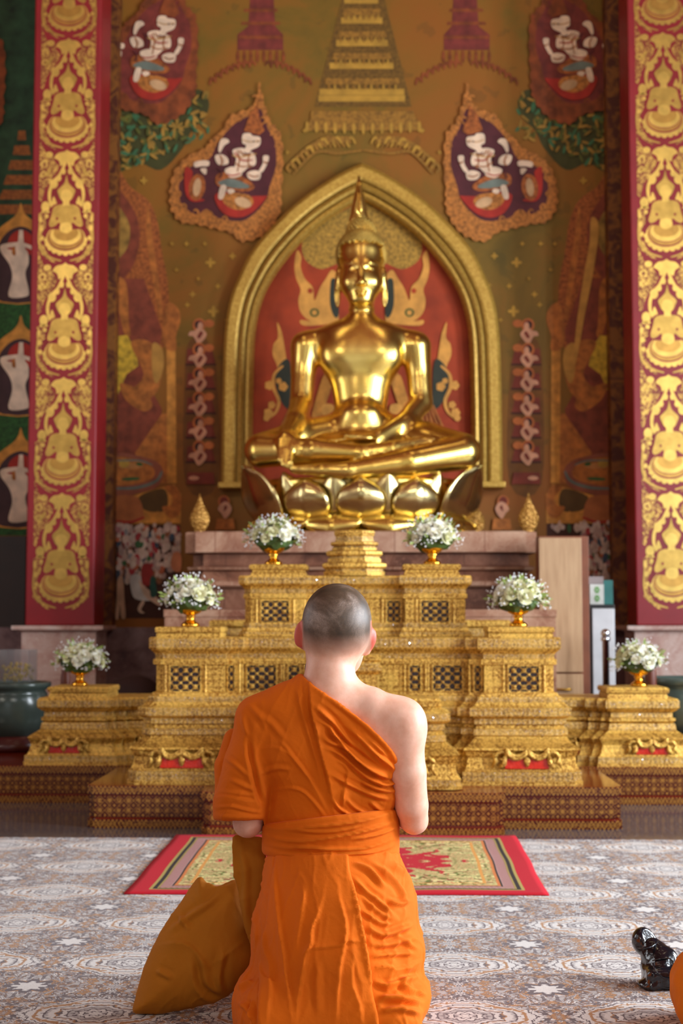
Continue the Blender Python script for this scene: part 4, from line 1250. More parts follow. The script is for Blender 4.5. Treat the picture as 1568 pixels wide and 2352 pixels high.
# keep the rear flat: it stands before the recess of the middle table
carved(tf, plan, prof, Y1)
for cx in (-.2, .2): red_windows(tf, XA + cx * 1.2, .09, pt(865, 1783, 6.7).z, pt(865, 1732, 6.7).z, Y1 - .088)
sp = [(XA + rg.uniform(-.42, .42), Y1 - r[1] * s1 - .001, pt(865, r[0], Y1).z) for r in [rg.choice([(1695, 17), (1669, 14), (1646, 26), (1792, 48)]) for _ in range(14)]]
gems(tf, sp)
z1t = pt(865, 1604, Y1).z
tn = thing('altar_stand', 'narrow carved gold stand seen right of the neck of the kneeling person', 'stand', (XA, 6.9, z1t))
pl = [(XA - .115, 6.84), (XA + .115, 6.84), (XA + .115, 6.98), (XA - .115, 6.98)]
carved(tn, pl, [(z1t, 12, 'g'), (z1t + .02, 12, 'm'), (1585, 4, 'g'), (1580, 0, 'g'), (1550, 0, 'g'), (1547, 3, 'g'), (1544, 8, 'g'), (1540, 10, 'g'), (1532, 10, 'm'), (1530, 6, 'g'), (1524, 6, 'm'), (1520, 4, 'g'), (1516, 9, 'g'), (1508, 9, 'g'), (1504, 5, 'g')], 6.84)
# pair of narrow tables behind, only their tops show
for sg in (-1, 1):
    Yr = 8.5; sr = Yr / F
    x0 = XA + sg * (.70 if sg > 0 else .88); x1 = XA + sg * (.90 if sg > 0 else .58)
    x0, x1 = sorted((XA + sg * .52, XA + sg * (.86 if sg < 0 else .88)))
    t = thing('altar_table', 'narrow gold altar table whose top shows behind the %s flower bowl of the middle table' % ('left' if sg < 0 else 'right'), 'altar table', ((x0 + x1) / 2, Yr + .1, .2))
    pl = [(x0, Yr), (x1, Yr), (x1, Yr + .3), (x0, Yr + .3)]
    carved(t, pl, [(.2, 10, 'g'), (.24, 10, 'm'), (.3, 2, 'g'), (1480, 0, 'b'), (1466, 0, 'b'), (1463, 4, 'g'), (1456, 6, 'm'), (1444, 6, 'm'), (1440, 0, 'g'), (1438, 10, 'g'), (1428, 10, 'g'), (1424, 6, 'g')], Yr)

# ================================================================ red lacquer platforms
def lacquer(name, kind):
    m = Mat(name); x, y, z = m.xyz(); u = x + y
    red, gold = lin(74, 14, 8), lin(190, 136, 60)
    if kind == 'band':
        p = .040
        a = (u / p).fract(); t = ((a - .5).abs() * 2)
        zz_ = ((z + .0) / .04).fract()
        l1 = (t - zz_).abs().lt(.13); l2 = (t - (1 - zz_)).abs().lt(.10)
        dm = (((t - 1).abs() * 1.2 + (zz_ - .5).abs() * 1.6)).lt(.22)
        dm2 = ((t * 1.2 + (zz_ - .5).abs() * 1.6)).lt(.22)
        k = l1.max(l2).max(dm).max(dm2)
    else:
        p = .046
        a = ((u / p).fract() - .5); b = (((z - .06) / .046).fract() - .5)
        r = (a * a + b * b).sqrt(); th = b.atan2(a)
        fl_ = r.lt((th * 4).cos().abs() * .20 + .09) * r.gt(.04)
        a2 = (((u / p) + .5).fract() - .5); b2 = ((((z - .06) / .046) + .5).fract() - .5)
        r2 = (a2 * a2 + b2 * b2).sqrt(); th2 = b2.atan2(a2)
        f2 = r2.lt((th2 * 2).cos().abs() * .13 + .04)
        dia = ((a.abs() + b.abs()) - .5).abs().lt(.035)
        k = fl_.max(f2).max(dia)
    k = k * m.noise(90, 2).gt(.38)
    m.set('Base Color', m.col(red).mix(gold, k * .9)).set('Roughness', .3).set('Metallic', k * .2)
    return m.m


M_LB, M_LF = lacquer('lacquer_lattice_border', 'band'), lacquer('lacquer_flower_field', 'field')
M_LT = plain('glossy_red_brown_lacquer', lin(112, 38, 22), .12, 0, .06)


def platform(label, hw, y0, y1, dent, zoff=0.0):
    t = thing('altar_platform', label, 'platform', (XA, (y0 + y1) / 2, 0))
    plan = sym_plan([(hw - dent, y0), (hw - dent, y0 + dent), (hw, y0 + dent)], y1)
    bm = B(); molded(bm, plan, [(0, .006), (.040, .006), (.042, -.004), (.050, -.006), (.052, 0), (.150, 0), (.152, -.004), (.158, -.004), (.160, .008), (.1985, .008), (.2, .006)], [0, 3, 2, 2, 1, 3, 2, 3, 0, 2], cap=False)
    obj('lacquer_front', bm, [M_LB, M_LF, M_LT, M_LT], t)
    bm = B(); q = [bm.verts.new((v.x, v.y, .2)) for v in offset(plan, .006)]; w = [bm.verts.new((v.x, v.y, .19)) for v in offset(plan, .006)]
    bm.faces.new(q); bm.faces.new(w[::-1]); n = len(q)
    for k in range(n): bm.faces.new((w[k], w[(k + 1) % n], q[(k + 1) % n], q[k]))
    obj('platform_top', bm, M_LT, t)
    return t


platform('front red lacquer platform with gold flower pattern, nearest the kneeling person', .693, 6.62, 6.84, .03)
platform('middle red lacquer platform with gold flower pattern under the wide altar table', 1.272, 6.87, 7.70, .03)
platform('rear red lacquer platform with gold flower pattern reaching both edges of the picture', 2.6, 7.78, 9.0, .03)

# ================================================================ bowls of white roses
M_BOWL = Mat('polished_brass'); M_BOWL.set('Base Color', (.92, .50, .06)).set('Metallic', 1.).set('Roughness', .10); M_BOWL = M_BOWL.m
M_ROSE = Mat('ivory_petal'); _n = M_ROSE.noise(30, 2)
M_ROSE.set('Base Color', _n.ramp([(.3, lin(240, 236, 205)), (.7, lin(252, 250, 238))])).set('Roughness', .6).set('Subsurface Weight', .15).set('Subsurface Radius', (.02, .015, .008)).set('Subsurface Scale', .2); M_ROSE = M_ROSE.m
M_ROSE2 = plain('cream_petal', lin(240, 236, 190), .6)
M_LEAFG = plain('leaf_green', lin(62, 84, 34), .6, 0, .25, 20)
M_LITG = plain('fresh_green', lin(150, 170, 90), .6, 0, .2, 20)
M_TINY = plain('white_blossom', lin(244, 246, 250), .6)


def rose_mesh(seed, m):
    rr = random.Random(seed); bm = B()
    blob(bm, (0, 0, .012), (.011, .011, .014), 2)
    for ring, (n, rad, h, op) in enumerate(((3, .010, .026, .1), (4, .017, .028, .35), (5, .025, .026, .75), (6, .032, .020, 1.25))):
        for k in range(n):
            a = 2 * PI * k / n + ring * .7 + rr.uniform(-.15, .15); g = []
            for j in range(4):
                v = j / 3; row = []
                for i in range(5):
                    u = -1 + i / 2; wd = 1.15 * PI / n * (1 - .25 * v * v)
                    r = rad * (.35 + .65 * math.sin(v * PI / 2)) + op * .006 * v ** 3
                    z = h * v ** (1.0 if op < 1 else 1.4) - .003 * u * u * v - (.004 * op if j == 3 else 0)
                    row.append(bm.verts.new((r * math.cos(a + u * wd), r * math.sin(a + u * wd), z)))
                g.append(row)
            for j in range(3):
                for i in range(4): bm.faces.new((g[j][i], g[j][i + 1], g[j + 1][i + 1], g[j + 1][i]))
    me = bpy.data.meshes.new('rose'); bm.to_mesh(me); bm.free(); me.materials.append(m)
    me.polygons.foreach_set('use_smooth', [True] * len(me.polygons)); return me


roses = [rose_mesh(k, M_ROSE if k % 3 else M_ROSE2) for k in range(4)]


def arrangement(label, loc, seed):
    rr = random.Random(seed)
    t = thing('flower_bowl', label, 'flower bowl', loc, 'footed gold bowls of white roses on the altar tables')
    L = Vector(loc)
    bm = B(); lathe(bm, [(.040, 0), (.047, .003), (.047, .010), (.040, .018), (.028, .026), (.022, .036), (.020, .044), (.030, .050), (.020, .056), (.034, .062), (.052, .072), (.062, .088), (.065, .104), (.066, .110), (.060, .110), (.05, .08), (.01, .07)], L, 40)
    obj('pedestal_bowl', bm, M_BOWL, t, True)
    c = L + Vector((0, 0, .135))
    bm = B(); blob(bm, c, (.105, .105, .068), 3)
    for v in bm.verts: v.co += (v.co - c) * .25 * noise.noise(v.co * 30)
    obj('foliage', bm, M_LEAFG, t)
    n = 25
    for k in range(n):
        el = math.asin(.02 + .96 * (k + .5) / n); az = k * 2.39996 + seed
        d_ = Vector((math.cos(el) * math.cos(az), math.cos(el) * math.sin(az), math.sin(el)))
        o = bpy.data.objects.new('rose', roses[(k + seed) % 4]); COL.objects.link(o); o.parent = t
        o.location = Vector((0, 0, .130)) + Vector((d_.x * .108, d_.y * .108, d_.z * .088)) * rr.uniform(.93, 1.05)
        o.rotation_euler = (d_ + Vector((0, 0, .1))).to_track_quat('Z', 'Y').to_euler(); sc = rr.uniform(.72, 1.12); o.scale = (sc, sc, sc)
    bm = B()
    for k in range(60):
        el = math.asin(rr.uniform(-.25, 1)); az = rr.uniform(0, 2 * PI); q = rr.uniform(.92, 1.22)
        d_ = Vector((math.cos(el) * math.cos(az), math.cos(el) * math.sin(az), math.sin(el)))
        p = c + Vector((d_.x * .125, d_.y * .125, d_.z * .10)) * q; s2 = Vector((rr.uniform(-1, 1), rr.uniform(-1, 1), rr.uniform(-1, 1))).cross(d_).normalized() * .008
        e = p + d_ * .028
        bm.faces.new([bm.verts.new(v) for v in (p - d_ * .01, p + s2 + d_ * .008, e, p - s2 + d_ * .008)])
    obj('leaf_sprays', bm, [M_LITG], t)
    bm = B()
    for k in range(230):
        el = math.asin(rr.uniform(-.35, 1)); az = rr.uniform(0, 2 * PI); q = rr.uniform(.95, 1.32)
        if math.cos(az) > .1 and rr.random() < .4: q *= 1.03
        d_ = Vector((math.cos(el) * math.cos(az), math.cos(el) * math.sin(az), math.sin(el)))
        p = c + Vector((d_.x * .128, d_.y * .128, d_.z * .108)) * q
        r = rr.uniform(.0028, .0058); blob(bm, p, (r, r, r), 1)
    tag(obj('tiny_blossoms', bm, M_TINY, t), kind='stuff')
    return t


zc = lambda py, Y: pt(865, py, Y).z
for i, (x, y, Y, lab) in enumerate(((183, 1579, 8.06, 'gold bowl of white roses at the left end of the lowest altar table'), (437, 1440, 7.2, 'gold bowl of white roses on the left end of the middle altar table'),
                                   (628, 1296, 7.43, 'gold bowl of white roses on the left end of the tallest altar table'), (992, 1296, 7.43, 'gold bowl of white roses on the right end of the tallest altar table'),
                                   (1190, 1440, 7.2, 'gold bowl of white roses on the right end of the middle altar table'), (1467, 1579, 8.06, 'gold bowl of white roses at the right end of the lowest altar table'))):
    z = zc(y, {8.06: Ys, 7.2: Yb, 7.43: Yu}[Y]) + .001
    arrangement(lab, (pt(x, y, Y).x, Y, z), i)

# ================================================================ things at the sides
M_POT = plain('dark_green_glaze', lin(70, 84, 78), .22, 0, .15, 3)
M_MAR = plain('dark_maroon_wood', lin(70, 22, 20), .3)
M_BROWN = plain('brown_clay', lin(104, 46, 24), .5)


def pot(label, x, Y, ztop, r, zb_=.2):
    t = thing('glazed_pot', label, 'pot', (x, Y, zb_))
    h = ztop - zb_ - .09
    bm = B(); lathe(bm, [(r * .98, 0), (r * 1.02, .02), (r * 1.02, .05), (r * .9, .07), (r * .9, .09)], (x, Y, zb_), 40); obj('pot_base', bm, M_MAR, t, True)
    bm = B(); lathe(bm, [(r * .80, .0), (r * .93, h * .3), (r * .97, h * .6), (r * .92, h * .78), (r * .86, h * .84), (r * .98, h * .88), (r * 1.02, h * .95), (r, h), (r * .9, h), (r * .85, h * .9), (r * .1, h * .88)], (x, Y, zb_ + .09), 40)
    obj('pot_bowl', bm, M_POT, t, True); return t


pot('large dark green glazed pot on a maroon base at the left edge', pt(22, 1600, 8.72).x, 8.73, pt(20, 1566, 8.72).z, .245)
pot('dark green glazed pot behind the rightmost flower bowl', pt(1590, 1600, 8.55).x, 8.72, pt(1590, 1558, 8.55).z, .26)
# clear box with yellow paper flowers on the pot
a, b = pt(0, 1565, 8.7), pt(74, 1492, 8.7)
t = thing('clear_box', 'clear acrylic box holding yellow paper flowers on the green pot at the left', 'box', ((a.x + b.x) / 2, 8.72, a.z))
M_ACR = Mat('acrylic'); M_ACR.set('Base Color', (.9, .95, .97)).set('Roughness', .03).set('Transmission Weight', .9).set('IOR', 1.1).set('Alpha', .45); M_ACR = M_ACR.m
bm = B(); z0 = pt(20, 1566, 8.72).z + .001
for x0, x1, y0, y1 in ((a.x, b.x, 8.62, 8.626), (a.x, b.x, 8.83, 8.836), (a.x, a.x + .006, 8.626, 8.83), (b.x - .006, b.x, 8.626, 8.83)): box(bm, x0, x1, y0, y1, z0, b.z)
obj('box_walls', bm, M_ACR, t)
M_YEL = plain('yellow_paper', lin(206, 170, 50), .6)
bm = B(); rr = random.Random(2)
for k in range(60): blob(bm, (rr.uniform(a.x + .02, b.x - .02), rr.uniform(8.64, 8.81), rr.uniform(z0 + .01, z0 + .11)), (.010, .008, .014), 1)
tag(obj('paper_flowers', bm, M_YEL, t), kind='stuff')
# brown pots behind the side flowers, dark cushion, cabinet, sign, rope post
for x, y0, y1, w, Y, lab in ((150, 1576, 1540, 22, 8.30, 'small brown clay jar behind the leftmost flower bowl'), (1494, 1574, 1520, 26, 8.30, 'small brown clay jar behind the rightmost flower bowl')):
    p = pt(x, y0, Y); r = w / 2 * Y / F; h = (y0 - y1) * Y / F + .05
    z0 = zt_s
    bm = B(); lathe(bm, [(r * .7, 0), (r, h * .3), (r, h * .7), (r * .8, h * .88), (r * .95, h), (r * .8, h), (r * .7, h * .85)], (p.x, Y, z0), 24)
    tag(obj('clay_jar', bm, M_BROWN, None, True), lab, 'jar')
M_DK = plain('dark_maroon_cloth', lin(44, 20, 18), .8)
G = grid((-1.85, 9.25, -.02), (-1.15, 9.75, .72), .02)
p = pt(285, 1590, 9.45)
d = smin(ell(G, (p.x, 9.5, .3), (.27, .2, .30)), ell(G, (p.x + .08, 9.5, .42), (.18, .18, .2)), .06); d = np.maximum(d, -G[2] + .002)
tag(nets('covered_seat', G, d, M_DK), 'dark maroon cloth covered seat behind the left end of the lowest altar table', 'seat')

M_CAB = Mat('beige_wood'); n = M_CAB.noise(6, 4, M_CAB.vec(M_CAB.xyz()[0] * 6, 0., M_CAB.xyz()[2] * .6)); M_CAB.set('Base Color', n.ramp([(.3, lin(168, 132, 96)), (.7, lin(190, 156, 118))])).set('Roughness', .5); M_CAB = M_CAB.m
M_CABD = plain('red_brown_board', lin(120, 66, 40), .5)
Yc = 9.46
a, b = pt(1262, 1600, Yc), pt(1352, 1231, Yc); x_l = pt(1238, 1400, 9.95).x
cab = thing('tall_cabinet', 'tall plain beige wooden cabinet with a bottom drawer right of the marble pedestal', 'cabinet', ((a.x + b.x) / 2, Yc + .2, 0))
x0, x1, zt_c = pt(1239, 1400, Yc).x, b.x, b.z
zd = pt(1262, 1548, Yc).z
bm = B(); box(bm, x0, x1, Yc + .02, Yc + .20, 0, zt_c); obj('cabinet_body', bm, M_CABD, cab, bevel=.003)
bm = B(); box(bm, x0, x1 - .05, Yc, Yc + .018, zd + .012, zt_c - .012); obj('door_panel', bm, M_CAB, cab, bevel=.003)
bm = B(); box(bm, x0, x1 - .05, Yc, Yc + .018, zd - .20, zd); dr = obj('drawer', bm, M_CAB, cab, bevel=.003)
bm = B(); xm = (x0 + x1 - .05) / 2; tube(bm, [(xm - .06, Yc - .008, zd - .10), (xm - .05, Yc - .02, zd - .10), (xm + .05, Yc - .02, zd - .10), (xm + .06, Yc - .008, zd - .10)], .007)
obj('handle', bm, M_BRASS, dr, True)

M_SIL = plain('brushed_silver', lin(214, 214, 216), .35, .2, .05); M_BLK = plain('black_plastic', lin(20, 20, 22), .4)
a, b = pt(1355, 1600, 10.2), pt(1412, 1388, 10.2)
un = thing('silver_unit', 'tall silver floor unit with black edges between the beige cabinet and the right pillar', 'appliance', ((a.x + b.x) / 2, 10.4, 0))
bm = B(); box(bm, a.x, b.x, 10.22, 10.55, 0, b.z); obj('unit_body', bm, M_BLK, un, bevel=.004)
bm = B(); box(bm, a.x + .022, b.x - .005, 10.2, 10.219, .03, b.z - .03); obj('front_panel', bm, M_SIL, un, bevel=.004)
M_CARD = plain('white_card', lin(214, 214, 206), .6); M_GP = plain('green_print', lin(110, 160, 90), .6); M_TL = plain('teal_print', lin(40, 110, 104), .6); M_GY = plain('grey_card', lin(140, 126, 124), .6)
bx = thing('carton', 'white carton with green printed leaves on top of the silver floor unit', 'box', ((a.x + b.x) / 2, 10.35, b.z))
q0, q1 = pt(1355, 1386, 10.25), pt(1386, 1342, 10.25)
bm = B(); box(bm, q0.x, q1.x, 10.25, 10.4, b.z, q1.z); obj('carton_body', bm, M_CARD, bx)
bm = B()
for cz in (.3, .72):
    for k in range(6): cx = (q0.x + q1.x) / 2; zq = b.z + (q1.z - b.z) * cz; ang = k * PI / 3; blob(bm, (cx + .012 * math.cos(ang), 10.249, zq + .016 * math.sin(ang)), (.010, .002, .012), 1)
obj('printed_leaves', bm, M_GP, bx)
bx2 = thing('carton', 'teal carton standing beside the white carton on the silver floor unit', 'box', (q1.x + .05, 10.35, b.z))
bm = B(); box(bm, q1.x + .004, b.x, 10.28, 10.42, b.z, q1.z + .03); obj('carton_body', bm, M_TL, bx2)
bx3 = thing('carton', 'grey carton lying on top of the white carton by the right pillar', 'box', (q0.x + .05, 10.35, q1.z))
bm = B(); box(bm, q0.x - .01, q1.x - .002, 10.25, 10.4, q1.z + .001, q1.z + .055); obj('carton_body', bm, M_GY, bx3)
p = pt(1390, 1455, 9.2)
rp = thing('rope_post', 'chrome rope post with a round ball top behind the right flower bowl', 'post', (p.x, 9.2, 0))
M_CHR = plain('chrome', lin(200, 200, 205), .12, 1., .03)
bm = B(); lathe(bm, [(.022, .04), (.022, p.z - .05), (.030, p.z - .045), (.030, p.z - .025), (.018, p.z - .02)], (p.x, 9.2, 0), 20); obj('pole', bm, M_CHR, rp, True)
bm = B(); blob(bm, (p.x, 9.2, p.z), (.03, .03, .03), 3); obj('ball_top', bm, M_CHR, rp, True)
bm = B(); lathe(bm, [(.12, 0), (.12, .015), (.05, .04), (.02, .045)], (p.x, 9.2, 0), 32); obj('base', bm, M_CHR, rp, True)
# ================================================================ carpet and rug
cp_ = Mat('patterned_carpet_pile')
x, y, z = cp_.xyz()
PX, PY = .465, .53
ux = (((x - .22) / PX + .5).fract() - .5) * PX; uy = (((y - 3.65) / PY + .5).fract() - .5) * PY
ax_, ay_ = ux.abs(), uy.abs()
v2 = cp_.vec(ax_, ay_)
nA = cp_.noise(34, 2, v2, .5, 1.2); nB = cp_.noise(17, 3, cp_.vec(ax_ + 3.1, ay_ + 1.7), .55, .8)
th = ay_.atan2(ax_)
m_ = ((ax_ / .215).pow(1.35) + (ay_ / .165).pow(1.35)).pow(1 / 1.35)
m_ = m_ + (th * 8).cos() * .03 + (nA - .5) * .28
WH, BR, OC = lin(208, 202, 196), lin(80, 60, 62), lin(164, 112, 52)
WH2 = lin(170, 162, 158)
med = m_.ramp([(0, WH), (.09, BR), (.13, WH), (.22, BR), (.26, WH2), (.33, BR), (.36, WH), (.45, BR), (.49, OC), (.52, WH), (.60, WH2), (.63, BR), (.665, WH), (.73, OC), (.80, WH), (.87, BR), (.91, WH), (.955, BR)], 'CONSTANT')
bg = nA.ramp([(0, WH2), (.40, BR), (.455, OC), (.485, BR), (.545, WH), (.62, BR), (.66, WH2)], 'CONSTANT')
bg = bg.mix(OC, nB.gt(.56) * nA.gt(.46) * nA.lt(.60))
bg = bg.mix(BR, nB.lt(.41) * .9)
# pale star flowers halfway between the medallions
cx_, cy_ = (ax_ - PX / 2).abs(), (ay_ - PY / 2).abs()
r_ = (cx_ * cx_ + cy_ * cy_).sqrt(); t_ = cy_.atan2(cx_)
star = (r_ + (nA - .5) * .06).lt((t_ * 4).cos().abs() * .026 + .024)
ringb = r_.lt((t_ * 4).cos().abs() * .028 + .046)
bg = bg.mix(BR, ringb).mix(WH, star)
cc = bg.mix((0, 0, 0), 0).mix(lin(98, 76, 78), 0)
fac = m_.lt(.97)
mixn = C(cp_.nt, bg.o).mix(med, fac)
mixn = mixn.mix(lin(70, 54, 54), cp_.noise(260, 2).gt(.62) * .25)
cp_.set('Base Color', mixn).set('Roughness', .95).set('Sheen Weight', .15).bump(cp_.noise(420, 2), .35, .003)
bm = B(); box(bm, -5.6, 5.4, -2.0, 6.52, .0005, .007)
tag(obj('carpet', bm, cp_.m), 'cream brown and ochre medallion patterned carpet covering the floor before the altar', 'carpet')

rm = Mat('red_rug_pile')
uv = rm.xyz('UV'); u, v = uv[0], uv[1]
du = ((u - .5).abs() * -1 + .5) * 1.56; dv = ((v - .5).abs() * -1 + .5) * 1.46
dd = du.min(dv)
mu, mv = (u - .5).abs() * 1.56, (v - .5).abs() * 1.46
n1 = rm.noise(34, 2, rm.vec(mu, mv), .5, 1.6); n2 = rm.noise(9, 3, rm.vec(mu + 4.0, mv), .5, .5); n3 = rm.noise(40, 2, rm.vec(mu, mv + 2.), .5, .8)
CRM, GRE, RD, DKR, BLK = lin(222, 206, 140), lin(104, 116, 44), lin(186, 6, 32), lin(140, 40, 30), lin(42, 30, 28)
flo = n1.ramp([(0, GRE), (.40, CRM), (.44, lin(190, 70, 50)), (.465, CRM), (.495, GRE), (.535, CRM), (.57, lin(176, 40, 40)), (.60, CRM), (.64, GRE)], 'CONSTANT')
vf = rm.voro(19, rm.vec(mu, mv)); flo = vf.ramp([(0, lin(188, 60, 56)), (.14, CRM), (.30, lin(150, 150, 80)), (.38, CRM), (.55, GRE), (.68, DKR), (.74, CRM)], 'CONSTANT').mix(flo, n2.gt(.5))
cen = ((mu / .42).pow(1.2) + (mv / .50).pow(1.2)) + (n2 - .5) * 3.4
red_f = n3.ramp([(0, lin(190, 190, 120)), (.30, RD)], 'CONSTANT')
c = flo.mix(red_f, cen.lt(1.1))
c = c.mix(lin(214, 150, 70), (dd.lt(.225)) * (dd.gt(.212)))
edge = dd.ramp([(0, RD), (.075, lin(170, 150, 80)), (.088, BLK), (.104, lin(170, 150, 80)), (.11, lin(198, 158, 150)), (.150, BLK), (.158, lin(205, 120, 60)), (.168, CRM)], 'CONSTANT')
zig = (((u * 1.56 + v * 1.46) / .022).fract() - .5).abs().lt(.22)
edge = edge.mix(lin(120, 40, 44), zig * dd.gt(.11) * dd.lt(.15))
c = c.mix(edge, dd.lt(.172))
rm.set('Base Color', c).set('Roughness', .95).bump(rm.noise(500, 2), .3, .002)
c00, c10, c11, c01 = fl(285, 2052, .012), fl(1260, 2054, .012), fl(1183, 1919, .012), fl(405, 1917, .012)
bm = B(); nx_, ny_ = 60, 30; g = []
uvl = bm.loops.layers.uv.new('UVMap'); U = {}
for lay in (0, 1):
    rows = []
    for j in range(ny_ + 1):
        row = []
        for i in range(nx_ + 1):
            a, b = i / nx_, j / ny_
            p = (c00 * (1 - a) + c10 * a) * (1 - b) + (c01 * (1 - a) + c11 * a) * b
            p = p + Vector((noise.noise(Vector((b * 4, 3.3, a * 2))) * .008, noise.noise(Vector((a * 5, 1.3, b))) * .008, 0))
            ed = min(a, 1 - a, b, 1 - b)
            p.z = .0076 if lay else .013 + .004 * noise.noise(Vector((a * 5, b * 4, 7))) * (1 if ed > .03 else .3)
            vv = bm.verts.new(p); U[vv] = (a, b); row.append(vv)
        rows.append(row)
    g.append(rows)
for lay in (0, 1):
    for j in range(ny_):
        for i in range(nx_):
            q = [g[lay][j][i], g[lay][j][i + 1], g[lay][j + 1][i + 1], g[lay][j + 1][i]]
            bm.faces.new(q if lay == 0 else q[::-1])
rim = [(i, 0) for i in range(nx_)] + [(nx_, j) for j in range(ny_)] + [(i, ny_) for i in range(nx_, 0, -1)] + [(0, j) for j in range(ny_, 0, -1)]
for k in range(len(rim)):
    (i, j), (i2, j2) = rim[k], rim[(k + 1) % len(rim)]
    bm.faces.new((g[1][j][i], g[1][j2][i2], g[0][j2][i2], g[0][j][i]))
for f in bm.faces:
    for l in f.loops: l[uvl].uv = U[l.vert]
tag(obj('prayer_rug', bm, rm.m, None, True), 'small red bordered rug with cream floral pattern lying before the altar', 'rug')

# ================================================================ kneeling person seen from behind
mp = lambda x, y, Y, r=None: tuple(pt(x, y, Y)) + ((r,) if r is not None else ())
px0 = pt(765, 2300, 3.5)
person = thing('person', 'person with shaved head kneeling in orange robes, seen from behind, right shoulder bare', 'person', (px0.x, 3.55, .008))
skin = Mat('skin')
at = skin.nt.nodes.new('ShaderNodeAttribute'); at.attribute_name = 'stubble'; stub = N(skin.nt, at.outputs['Fac'])
at2 = skin.nt.nodes.new('ShaderNodeAttribute'); at2.attribute_name = 'ear_backlight'; ear_backlight = N(skin.nt, at2.outputs['Fac'])
nn = skin.noise(26, 5, None, .6); nf = skin.noise(14, 4, None, .6, .6)
base = nn.ramp([(.3, lin(220, 162, 134)), (.7, lin(238, 190, 166))])
base = base.mix(lin(206, 84, 64), ear_backlight)  # red of light through the ears put into the skin colour
sc_ = nf.ramp([(.28, lin(50, 39, 30)), (.48, lin(88, 69, 52)), (.60, lin(122, 102, 88)), (.72, lin(158, 140, 128))])
sc_ = sc_.mix(lin(60, 50, 46), skin.noise(420, 2).gt(.55) * .35)
base = base.mix(sc_, stub)
skin.set('Base Color', base).set('Roughness', .48).set('Subsurface Weight', .25).set('Subsurface Radius', (.02, .008, .004)).set('Subsurface Scale', .6)
skin.bump(skin.noise(220, 2), .06, .002)
G = grid((-.45, 3.24, .010), (.19, 4.12, 1.13), .0048)
head = blend(.03, ell(G, mp(774, 1415, 3.505), (.0805, .096, .080), 12), ell(G, mp(773, 1438, 3.475), (.078, .078, .074)))
head = blend(.035, head, ell(G, mp(776, 1468, 3.51), (.068, .075, .062)), ell(G, mp(782, 1482, 3.575), (.060, .060, .075), 10))
head = smin(head, ell(G, mp(786, 1520, 3.61), (.035, .03, .03)), .04)
head = smin(head, chain(G, [mp(782, 1450, 3.612, .008), mp(783, 1468, 3.632, .011), mp(784, 1474, 3.64, .013)], .01), .012)
for s in (-1, 1):
    head = smin(head, ell(G, mp(783 + s * 7, 1476, 3.632), (.009, .010, .008)), .006)
    head = smax(head, -ell(G, mp(782 + s * 28, 1446, 3.622), (.022, .016, .012)), .012)
    head = smin(head, ell(G, mp(782 + s * 28, 1448, 3.598), (.019, .016, .013)), .004)
    head = smin(head, ell(G, mp(782 + s * 28, 1434, 3.602), (.024, .012, .006)), .012)
head = smin(head, smin(ell(G, mp(784, 1494, 3.632), (.022, .010, .0055)), ell(G, mp(784, 1500, 3.63), (.019, .010, .0055)), .002), .006)
earL = smin(ell(G, mp(690, 1456, 3.505), (.0165, .012, .033), 0, 8), ell(G, mp(697, 1480, 3.515), (.010, .009, .014)), .012)
earL = smin(earL, ell(G, mp(701, 1462, 3.515), (.012, .012, .022)), .01)
earR = smin(ell(G, mp(851, 1469, 3.505), (.0145, .012, .028), 0, 14), ell(G, mp(841, 1493, 3.515), (.0105, .009, .015)), .014)
earR = smin(earR, ell(G, mp(840, 1472, 3.515), (.010, .012, .018)), .01)
neck = chain(G, [mp(760, 1490, 3.50, .0600), mp(757, 1545, 3.48, .0575), mp(757, 1600, 3.475, .066)], .02, (1, .95, 1))
d = smin(smin(head, neck, .028), smin(earL, earR, .01), .009)
trapR = chain(G, [mp(775, 1598, 3.475, .048), mp(850, 1624, 3.47, .048), mp(922, 1660, 3.475, .052)], .02)
trapL = chain(G, [mp(745, 1598, 3.475, .046), mp(680, 1624, 3.475, .046), mp(602, 1662, 3.49, .046)], .02)
back = blend(.05, ell(G, mp(760, 1660, 3.52), (.165, .085, .08)), ell(G, mp(762, 1735, 3.535), (.152, .098, .16)), ell(G, mp(758, 1880, 3.545), (.142, .10, .15)))
back = blend(.04, back, ell(G, mp(860, 1700, 3.475), (.06, .05, .08), 0, -10), ell(G, mp(665, 1700, 3.48), (.06, .045, .08)))
body = blend(.03, back, trapR, trapL)
d = smin(d, body, .035)
d = smin(d, ell(G, mp(925, 1672, 3.48), (.050, .054, .066)), .04)
aR = chain(G, [mp(926, 1690, 3.48, .048), mp(935, 1775, 3.485, .0455), mp(945, 1850, 3.50, .040), mp(951, 1884, 3.515, .0335), mp(930, 1868, 3.62, .037), mp(868, 1800, 3.75, .027), mp(838, 1770, 3.79, .023)], .02)
aL = chain(G, [mp(602, 1680, 3.50, .044), mp(585, 1780, 3.51, .042), mp(572, 1860, 3.52, .040), mp(569, 1889, 3.525, .036), mp(610, 1868, 3.63, .036), mp(725, 1800, 3.76, .027), mp(772, 1770, 3.79, .023)], .02)
d = smin(d, smin(aR, aL, .005), .022)
hands = None
